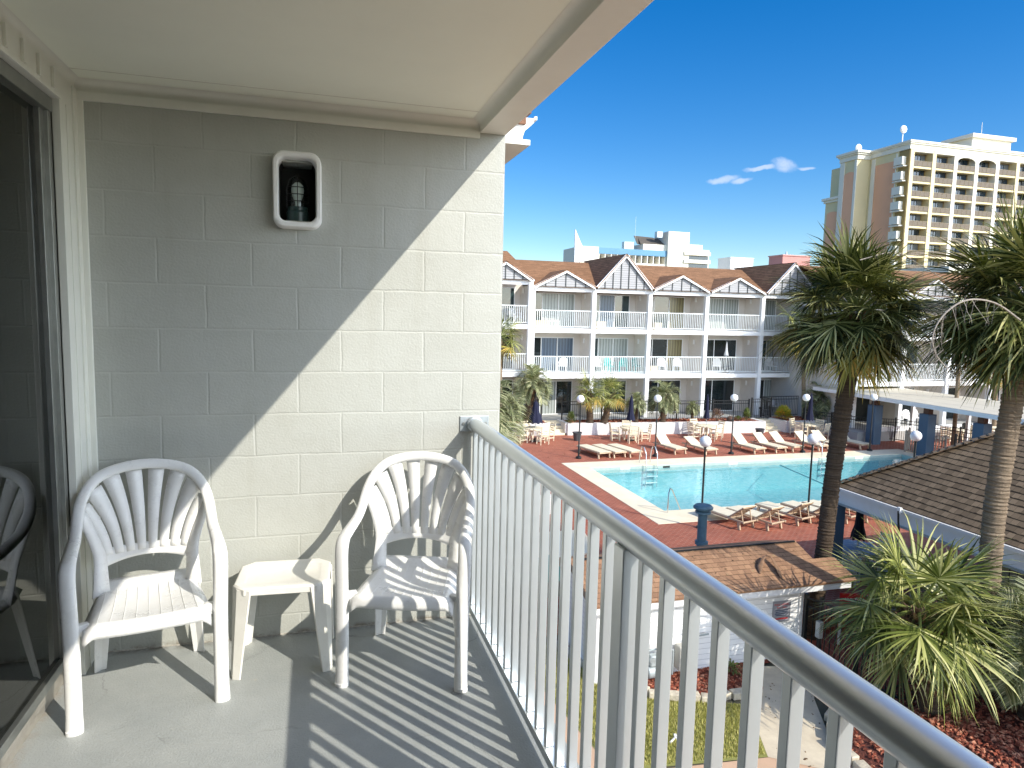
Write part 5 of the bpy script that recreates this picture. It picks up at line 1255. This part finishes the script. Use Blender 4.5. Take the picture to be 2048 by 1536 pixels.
q = at(1868,540,1,52); bare('second leafless tree seen between the two big palm crowns', (q.x,52,PT), 11.0, 2)
# ---------------------------------------------------------------- globe lamps
def lamp(label, x, y, z=DK):
    t = thing('globe_lamp', label, 'lamp', (x,y,z), 'globe lamps around the pool')
    b = MB(); b.lathe((x,y,z),[(.14,0),(.14,.06),(.11,.10),(.05,.13)],20); b.build('base', bk, t, smooth=True)
    b = MB(); b.lathe((x,y,z+.12),[(.045,0),(.045,.5),(.034,.52),(.030,2.5),(.05,2.52),(.055,2.56)],14); b.build('pole', bk, t, smooth=True)
    b = MB(); b.sphere((x,y,z+2.84),.185,28,18); b.build('globe', M['globe'], t, smooth=True, angle=0); return t
M['globe'] = plain('opal_globe', (.86,.86,.86), .35, .01, 2, 0)
for px, py, lab in ((1157,917,'first globe lamp from the left, beside the three flat loungers'),(1310,913,'second globe lamp from the left, by the pool ladder'),(1462,908,'third globe lamp from the left, across the middle of the pool'),(1605,905,'globe lamp across the pool just left of the big dark palm trunk'),(1739,902,'globe lamp in front of the first blue pier of the walkway')):
    q = at(px,py,2,DK); lamp(lab, q.x, q.y)
for px, py, lab in ((1411,883,'near globe lamp rising behind the slate blue flue'),(1626,878,'near globe lamp just left of the big dark palm trunk, in front of the pool'),(1832,872,'near globe lamp whose pole drops behind the pavilion roof')):
    q = at(px,py,2,DK+2.84); lamp(lab, q.x, q.y)
# ---------------------------------------------------------------- loungers
def lounger(kind, label):
    t = thing('sun_lounger', label, 'sun lounger', (0,0,0), 'cream sun loungers round the pool')
    cm, fr = M['cream'], M['cframe']; a = {'up':R(38),'low':R(24),'flat':0.0}[kind]
    b = MB(); b.box(-.31,.31,-.95,.28,.315,.335); b.build('seat', cm, t, bevel=.008)
    L = .72; c, s = math.cos(a), math.sin(a); y0, z0 = .30, .325
    def bp(u, x, dz): return V(x, y0+c*u - s*dz, z0+s*u + c*dz)
    b = MB(); b.hexa([bp(0,-.30,-.012),bp(0,.30,-.012),bp(L,.28,-.012),bp(L,-.28,-.012),bp(0,-.30,.01),bp(0,.30,.01),bp(L,.28,.01),bp(L,-.28,.01)]); bk_ = b.build('backrest', cm, t, bevel=.008)
    b = MB()
    for x in (-.29,.29): b.bar(bp(0,x,-.02),bp(L,x,-.02),.035,.04)
    for u in (.05,.2,.35,.5,.68): b.bar(bp(u,-.28,-.025),bp(u,.28,-.025),.03,.02)
    if a > 0:
        for x in (-.2,.2): b.bar(bp(.5,x,-.03), V(x,y0+c*.5+.12,.2), .025,.025)
        b.bar(V(-.2,y0+c*.5+.12,.2),V(.2,y0+c*.5+.12,.2),.025,.025)
    b.build('back_frame', fr, bk_)
    b = MB()
    for x in (-.32,.32): b.box(x-.025,x+.025,-.97,1.02 if kind != 'up' else .95,.25,.315)
    for y in (-.95,-.5,0,.3,.9): b.box(-.31,.31,y-.025,y+.025,.255,.30)
    b.build('frame', fr, t, bevel=.008)
    for sx in (-1,1):
        for y, dy in ((-.80,-.06),(.72,.06)):
            b = MB(); b.bar((sx*.31,y,.26),(sx*.32,y+dy,0),.06,.09,up=(0,1,0)); b.build('leg', fr, t, bevel=.01)
    return t
M['cframe'] = plain('tan_frame', (.58,.44,.30), .55, .06, 4, .05, 40, .002)
Lp = {k: lounger(k, 'x') for k in ('up','low','flat')}; first = dict.fromkeys(Lp, True)
def put(kind, x, y, rz, label, z=DK):
    if first[kind]:
        first[kind] = False; o = Lp[kind]; o.location = (x,y,z); o.rotation_euler = (0,0,rz); o['label'] = label; return o
    return dup(Lp[kind], (x,y,z), rz, label)
far = [((1363,910),'up','cream lounger with raised back beside the pool ladder, left of its neighbour'),((1425,911),'low','cream lounger with half-lowered back between the second and third lamps'),((1522,909),'up','first raised lounger right of the third lamp'),((1565,907),'up','second raised lounger right of the third lamp'),((1598,905),'up','third raised lounger right of the third lamp, before the big palm trunk'),((1650,903),'up','raised lounger nearest the left side of the big palm trunk'),((1684,901),'up','raised lounger mostly hidden behind the big palm trunk'),((1733,900),'up','raised lounger at the right end of the far row, by the pier lamp')]
for (px,py), k, lab in far:
    q = at(px,py,2,DK); put(k, q.x-.12, q.y+.98, R(8), lab)
for i, (px,py) in enumerate(((1207,918),(1238,917),(1270,916))):
    q = at(px,py,2,DK); put('flat', q.x-.1, q.y+.95, R(12), 'flat cream lounger left of the ladder, ' + ('nearest the first lamp','middle of the three','right of the three')[i])
near = [((1500,1058),'cream lounger by the near pool edge, just right of the blue flue'),((1556,1060),'second near lounger from the flue, its head tilted by the pool edge'),((1615,1050),'third near lounger from the flue, just left of the palm trunk'),((1668,1048),'near lounger hidden behind the palm trunk and blue post'),((1712,1046),'near lounger behind the closed black umbrella'),((1752,1044),'near lounger rightmost under the pavilion eave')]
for (px,py), lab in near:
    q = at(px,py,2,DK); put('up', q.x-.3, q.y+.80, R(180+14), lab)
# ---------------------------------------------------------------- slatted tables and chairs
def dchair(m, label):
    t = thing('dining_chair', label, 'chair', (0,0,0), 'slatted dining chairs')
    b = MB()
    for i in range(5): b.box(-.23,.23,-.22+.09*i,-.22+.09*i+.075,.42,.445)
    b.box(-.23,-.19,-.22,.22,.38,.42); b.box(.19,.23,-.22,.22,.38,.42); b.build('seat', m, t)
    b = MB()
    for i in range(4): b.bar((-.23,.235+.02*i,.55+.115*i),(.23,.235+.02*i,.55+.115*i),.022,.075)
    b.build('backrest', m, t)
    for sx in (-1,1):
        b = MB(); b.tube([(sx*.24,.20,0),(sx*.24,.23,.45),(sx*.24,.31,.95)],.03,4); b.build('leg', m, t)
        b = MB(); b.box(sx*.24-.02,sx*.24+.02,-.24,-.19,0,.65); b.build('leg', m, t)
        b = MB(); b.box(sx*.25-.03,sx*.25+.03,-.26,.26,.65,.675); b.build('armrest', m, t)
    b = MB(); b.box(-.22,.22,-.225,-.205,.18,.22); b.box(-.245,-.235,-.2,.2,.15,.19); b.box(.235,.245,-.2,.2,.15,.19); b.build('stretcher', m, t)
    return t
def rtable(label, x, y, z, m, r=.55):
    t = thing('round_table', label, 'table', (x,y,z), 'round slatted tables'); b = MB()
    for i in range(9):
        yy = -r + (2*r)*(i+.5)/9; w_ = math.sqrt(max(0,r*r-yy*yy)); b.box(x-w_,x+w_,y+yy-r/9*.94,y+yy+r/9*.94,z+.71,z+.74)
    b.build('tabletop', m, t)
    b = MB(); b.lathe((x,y,z+.66),[(r*.96,0),(r,.01),(r,.05),(r*.96,.05)],28); b.build('rim', m, t, smooth=True)
    for a in range(4):
        b = MB(); c, s = math.cos(a*1.5708+.78), math.sin(a*1.5708+.78); b.bar((x+c*.32,y+s*.32,z),(x+c*.22,y+s*.22,z+.68),.06,.06,up=(0,1,0)); b.build('leg', m, t)
    return t
def umbrella(label, x, y, z, rb, h0, h1, m, pole=None):
    t = thing('folded_umbrella', label, 'umbrella', (x,y,z), 'folded patio umbrellas')
    b = MB(); b.cyl((x,y,z+.1),(x,y,z+h1+.06),.019,.019,10); b.build('pole', pole or M['zinc'], t, smooth=True)
    b = MB(); b.lathe((x,y,z),[(.24,0),(.24,.05),(.06,.08),(.04,.22)],20); b.build('base', bk, t, smooth=True)
    b = MB(); n = 32; rings = []
    for zz, f in ((h1,.10),(h1-.05,.30),(h1-.25,.40),(h0+.45*(h1-h0),.52),(h0+.3*(h1-h0),.60 if rb < .25 else .78),(h0+.1*(h1-h0),.92),(h0,1.0)):
        rings.append([V(x+math.cos(2*math.pi*j/n)*rb*f*(1+.16*(j%4 < 2)*(f>.35)), y+math.sin(2*math.pi*j/n)*rb*f*(1+.16*(j%4 < 2)*(f>.35)), z+zz - (.05*(j%4 < 2) if f == 1 else 0)) for j in range(n)])
    b.loft(rings, caps=True); b.build('canopy', m, t, smooth=True, uvs=False, angle=60)
    b = MB(); b.lathe((x,y,z+h1),[(.03,0),(.035,.03),(.012,.07),(.001,.09)],10); b.build('finial', m, t, smooth=True); return t
dcream = dchair(M['cream'], 'x'); used = [False]
def putc(x, y, rz, lab, z):
    if not used[0]:
        used[0] = True; dcream.location = (x,y,z); dcream.rotation_euler = (0,0,rz); dcream['label'] = lab; return
    dup(dcream, (x,y,z), rz, lab)
names = [((1075,886),'left-hand table',.36,1.05,2.15),((1267,884),'second table from the left',.21,1.15,2.42),((1420,879),'table left of the third lamp',.15,1.15,2.42),((1628,876),'table left of the dark palm trunk',.20,1.0,2.5)]
dirs_ = (('left',180),('right',0),('near',270),('far',90))
for i, ((px,py), nm, rb, h0, h1) in enumerate(names):
    q = at(px,py,2,DK); q.y += .45
    rtable('round cream slatted ' + nm, q.x, q.y, DK, M['cream'])
    for dn, a in dirs_:
        a2 = R(a + (12,-15,8,20)[i]); putc(q.x+math.cos(a2)*.82, q.y+math.sin(a2)*.82, a2-R(90), 'cream slatted chair on the %s side of the %s' % (dn, nm), DK)
    umbrella('navy folded umbrella over the ' + nm, q.x, q.y, DK, rb, h0, h1, M['navy'])
for (px,py), nm in (((1912,884),'table seen under the walkway, left one'),((1994,880),'table nearest the right palm trunk')):
    q = at(px,py,2,DK); rtable('round cream slatted ' + nm, q.x, q.y, DK, M['cream'])
    for dn, a in dirs_[:3]: a2 = R(a+10); putc(q.x+math.cos(a2)*.82, q.y+math.sin(a2)*.82, a2-R(90), 'cream slatted chair on the %s side of the %s' % (dn, nm), DK)
# shaded table under the pavilion
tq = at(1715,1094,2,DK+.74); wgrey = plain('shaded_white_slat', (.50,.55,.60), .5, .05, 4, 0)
rtable('blue-grey round slatted table in the shade of the pavilion', tq.x, tq.y, DK, plain('bluegrey_slat', (.16,.24,.32), .5, .05, 4, 0), .6)
umbrella('closed black umbrella standing in the shaded pavilion table', tq.x, tq.y, DK, .17, 1.0, 2.1, plain('black_canvas', (.006,.006,.010), .9, .1, 5, .2))
dw = dchair(wgrey, 'white slatted chair nearest the camera at the shaded pavilion table'); dw.location = (tq.x+.25,tq.y-.95,DK); dw.rotation_euler = (0,0,R(170))
dup(dw, (tq.x+.95,tq.y+.15,DK), R(-80), 'white slatted chair right of the shaded pavilion table'); dup(dw, (tq.x-.75,tq.y-.5,DK), R(125), 'white slatted chair left of the shaded pavilion table, behind the blue post')
# ---------------------------------------------------------------- pool ladder and handrail
def rails(label, x, y, far_):
    t = thing('pool_handrail', label, 'handrail', (x,y,DK), 'steel pool rails')
    for dx in ((-.28,.28) if far_ else (0,)):
        P = [(x+dx,y+.55,DK),(x+dx,y+.5,DK+.55),(x+dx,y+.35,DK+.80),(x+dx,y+.12,DK+.82),(x+dx,y-.10,DK+.55),(x+dx,y-.16,DK-.2),(x+dx,y-.16,DK-1)] if far_ else [(x,y,DK),(x+.02,y+.02,DK+.70),(x+.09,y+.05,DK+.86),(x+.19,y+.08,DK+.78),(x+.62,y+.22,DK+.02),(x+.66,y+.23,DK-.3)]
        b = MB(); b.tube(P, .022, 10); b.build('rail', M['chrome'], t, smooth=True)
    if far_:
        for k in range(3): b = MB(); b.box(x-.28,x+.28,y-.22,y-.12,DK-.18-.3*k,DK-.15-.3*k); b.build('tread', M['gutter'], t)
q = at(1316,938,2,DK); rails('steel ladder rails on the far pool edge by the second globe lamp', q.x, py1, True)
q = at(1335,1026,2,DK); rails('single steel handrail at the near left corner of the pool', q.x, q.y, False)
q = at(1683,925,2,DK); rails('steel ladder rails on the far pool edge beside the big palm trunk', q.x, py1, True)
# planters, bins
for px, py, lab in ((1154,881,'charcoal flower pot beside the first globe lamp'),(1519,873,'charcoal flower pot near the right-hand steps')):
    q = at(px,py,2,DK); t = thing('flower_pot', lab, 'pot', (q.x,q.y,DK), 'charcoal flower pots')
    b = MB(); b.lathe((q.x,q.y,DK),[(.001,0),(.17,0),(.235,.40),(.26,.40),(.265,.46),(.23,.46),(.225,.40),(.001,.38)],22); b.build('pot', plain('charcoal_resin', (.07,.075,.08), .6, .1, 4, .05) if px == 1154 else bpy.data.materials['charcoal_resin'], t, smooth=True)
    b = MB(); b.lathe((q.x,q.y,DK+.385),[(.001,.012),(.22,.0)],18); b.build('soil', M['soil'], t)
q = at(1463,866,2,DK); t = thing('litter_bin', 'brown domed litter bin against the planter wall behind the third lamp', 'bin', (q.x,q.y+.2,DK))
b = MB(); b.lathe((q.x,q.y+.2,DK),[(.001,0),(.21,0),(.22,.75),(.20,.88),(.10,.97),(.001,.99)],20); b.build('body', plain('brown_bin', (.10,.055,.035), .6, .1, 4, .05), t, smooth=True)
b = MB(); b.box(q.x-.1,q.x+.1,q.y-.03,q.y+.0,DK+.72,DK+.82); b.build('opening', M['dark'], t)
q = at(1932,880,2,DK); b = MB(); b.lathe((q.x,q.y,DK),[(.001,0),(.25,0),(.27,.9),(.2,1.0),(.001,1.02)],20); tag(b.build('litter_bin', bk, smooth=True), 'black litter bin behind the fence under the walkway roof', 'bin')
# lane rope across the pool
p, q = at(1560,931,2,DK-.13), at(1622,958,2,DK-.13); b = MB(); e = q+(q-p)*3.2; b.tube([p+V(0,0,.02)]+[p.lerp(e,i/12)+V(0,0,.015) for i in range(1,13)],.02,6)
tag(b.build('lane_rope', plain('faded_rope', (.10,.28,.33), .6, .2, 20, 0), smooth=True), 'thin rope strung across the pool surface', 'rope')
# balcony furniture on the far wing: simple resin chairs and low units
def mini(label, m):
    t = thing('balcony_chair', label, 'chair', (0,0,0), 'chairs on the far balconies')
    b = MB(); b.box(-.24,.24,-.24,.22,.38,.42); b.build('seat', m, t, bevel=.01)
    b = MB(); P = [(-.25,.22,.42),(.25,.22,.42),(.26,.26,.70),(.2,.29,.86),(0,.30,.92),(-.2,.29,.86),(-.26,.26,.70)]; b.extr(P,(0,.025,0)); b.build('backrest', m, t)
    for sx in (-1,1):
        for sy in (-1,1): b = MB(); b.box(sx*.24-.02,sx*.24+.02,sy*.22-.02,sy*.22+.02,0,.63 if sy < 0 else .42); b.build('leg', m, t)
        b = MB(); b.box(sx*.25-.025,sx*.25+.025,-.25,.26,.62,.65); b.build('armrest', m, t)
    return t
whc = plain('white_far_resin', (.80,.80,.80), .4, .02, 4, 0); tqc = plain('turquoise_resin', (.05,.38,.36), .45, .05, 4, 0)
mw, mt_ = mini('x', whc), mini('x', tqc); us = {'w':False,'t':False}
def pm(k, x, y, z, rz, lab):
    o = mw if k == 'w' else mt_
    if not us[k]: us[k] = True; o.location = (x,y,z); o.rotation_euler = (0,0,rz); o['label'] = lab
    else: dup(o, (x,y,z), rz, lab)
F3_, F2_ = .79, -1.92
for k, px, fz, lab in (('w',1326,F2_,'left of two white chairs on the middle-floor balcony below the first small right gable'),('w',1356,F2_,'right of two white chairs on that middle-floor balcony with olive drapes'),
    ('t',1220,F2_,'turquoise chair at the left of the crowded middle-floor balcony'),('t',1248,F2_,'turquoise chair at the middle of the crowded middle-floor balcony'),('t',1276,F2_,'turquoise chair at the right of the crowded middle-floor balcony'),
    ('w',1195,F2_,'white chair at the left end of the crowded middle-floor balcony'),('w',1435,F2_,'white chair behind the middle-floor railing under the folded white umbrella'),('w',1545,F2_,'white chair on the middle-floor balcony beside the palm fronds'),
    ('w',1525,PT,'white chair on the ground patio left of the croton'),('w',1553,PT,'white high-backed chair on the ground patio beside the croton'),('w',1126,F2_,'white chair on the middle-floor balcony with blue drapes')):
    q = at(px, 700, 1, YF+.9); pm(k, q.x, YF+.9, fz, R(random.uniform(-35,35)), lab)
q = at(1026,640,1,YF+.3); pm('w', q.x, YF-.1, 1.01, R(20), 'white chair on the stepped-up top balcony beside the near block wall')
for px, lab in ((1795,'white chair on the patio behind the first blue pier'),(1818,'white rocking chair shape on the patio right of the first blue pier'),(1840,'white chair on the nearer wing patio left of the second pier')):
    q = at(px, 800, 1, YR+.4); pm('w', q.x, YR+.3, PT, R(random.uniform(-30,30)), lab)
cu = plain('cream_unit', (.62,.55,.40), .6, .05, 3, 0)
for px, fz, w_, lab in ((1082,F3_,.8,'cream air-conditioning unit on the top balcony left bay'),(1200,F3_,.6,'cream air-conditioning unit on the top balcony under the tall gable'),(1313,F3_,.5,'cream air-conditioning unit on the top balcony right of the tall gable'),(1308,F2_,.5,'cream air-conditioning unit beside the two white chairs')):
    q = at(px, 700, 1, YF+.4); b = MB(); b.box(q.x-w_/2,q.x+w_/2,YF+.3,YF+.6,fz,fz+.45); b.box(q.x-w_/2+.05,q.x+w_/2-.05,YF+.29,YF+.3,fz+.05,fz+.4); tag(b.build('ac_unit', cu, bevel=.01), lab, 'ac unit', 'units on the far balconies')
q = at(1104, 700, 1, YF+.6); b = MB(); b.box(q.x-.42,q.x+.42,YF+.5,YF+.95,F3_+.4,F3_+.44); [b.box(q.x+a-.02,q.x+a+.02,YF+.55,YF+.6,F3_,F3_+.4) for a in (-.38,.38)]; [b.box(q.x+a-.02,q.x+a+.02,YF+.85,YF+.9,F3_,F3_+.4) for a in (-.38,.38)]; tag(b.build('balcony_table', whc), 'white table on the top balcony under the left small gable', 'table')
q = at(1453, 700, 1, YF+.5); umbrella('folded white umbrella on the middle-floor balcony left of the palms', q.x, YF+.5, F2_, .13, 1.15, 1.95, whc)

# a scatter of fallen leaves and bits on the shed roof and deck (uncountable)
litm = island_mat('leaf_litter', [(0,(.10,.06,.03)),(1,(.42,.30,.15)),(.5,(.22,.13,.07))], .9)
def onroof(r):
    x, y = r.uniform(5.9,11.2), 9.1-abs(r.gauss(0,.45))
    return (x,y,rz(y)+.004) if 7.85 < y else None
chips('fallen_leaves', 170, onroof, litm, .010, .03, .2)
chips('fallen_leaves', 260, in_poly_fn([(5,10.4),(29,10.4),(29,15.8),(5,15.8)], DK+.004), litm, .012, .035, .25)
chips('fallen_leaves', 220, in_poly_fn([(11,25.4),(30,25.4),(30,31),(11,31)], DK+.004), litm, .015, .04, .25)
chips('fallen_leaves', 160, in_poly_fn([(7.9,4.6),(9.1,4.3),(10.6,7.4),(9.6,7.8),(8.6,6.6)], LW+.014), litm, .010, .03, .25)
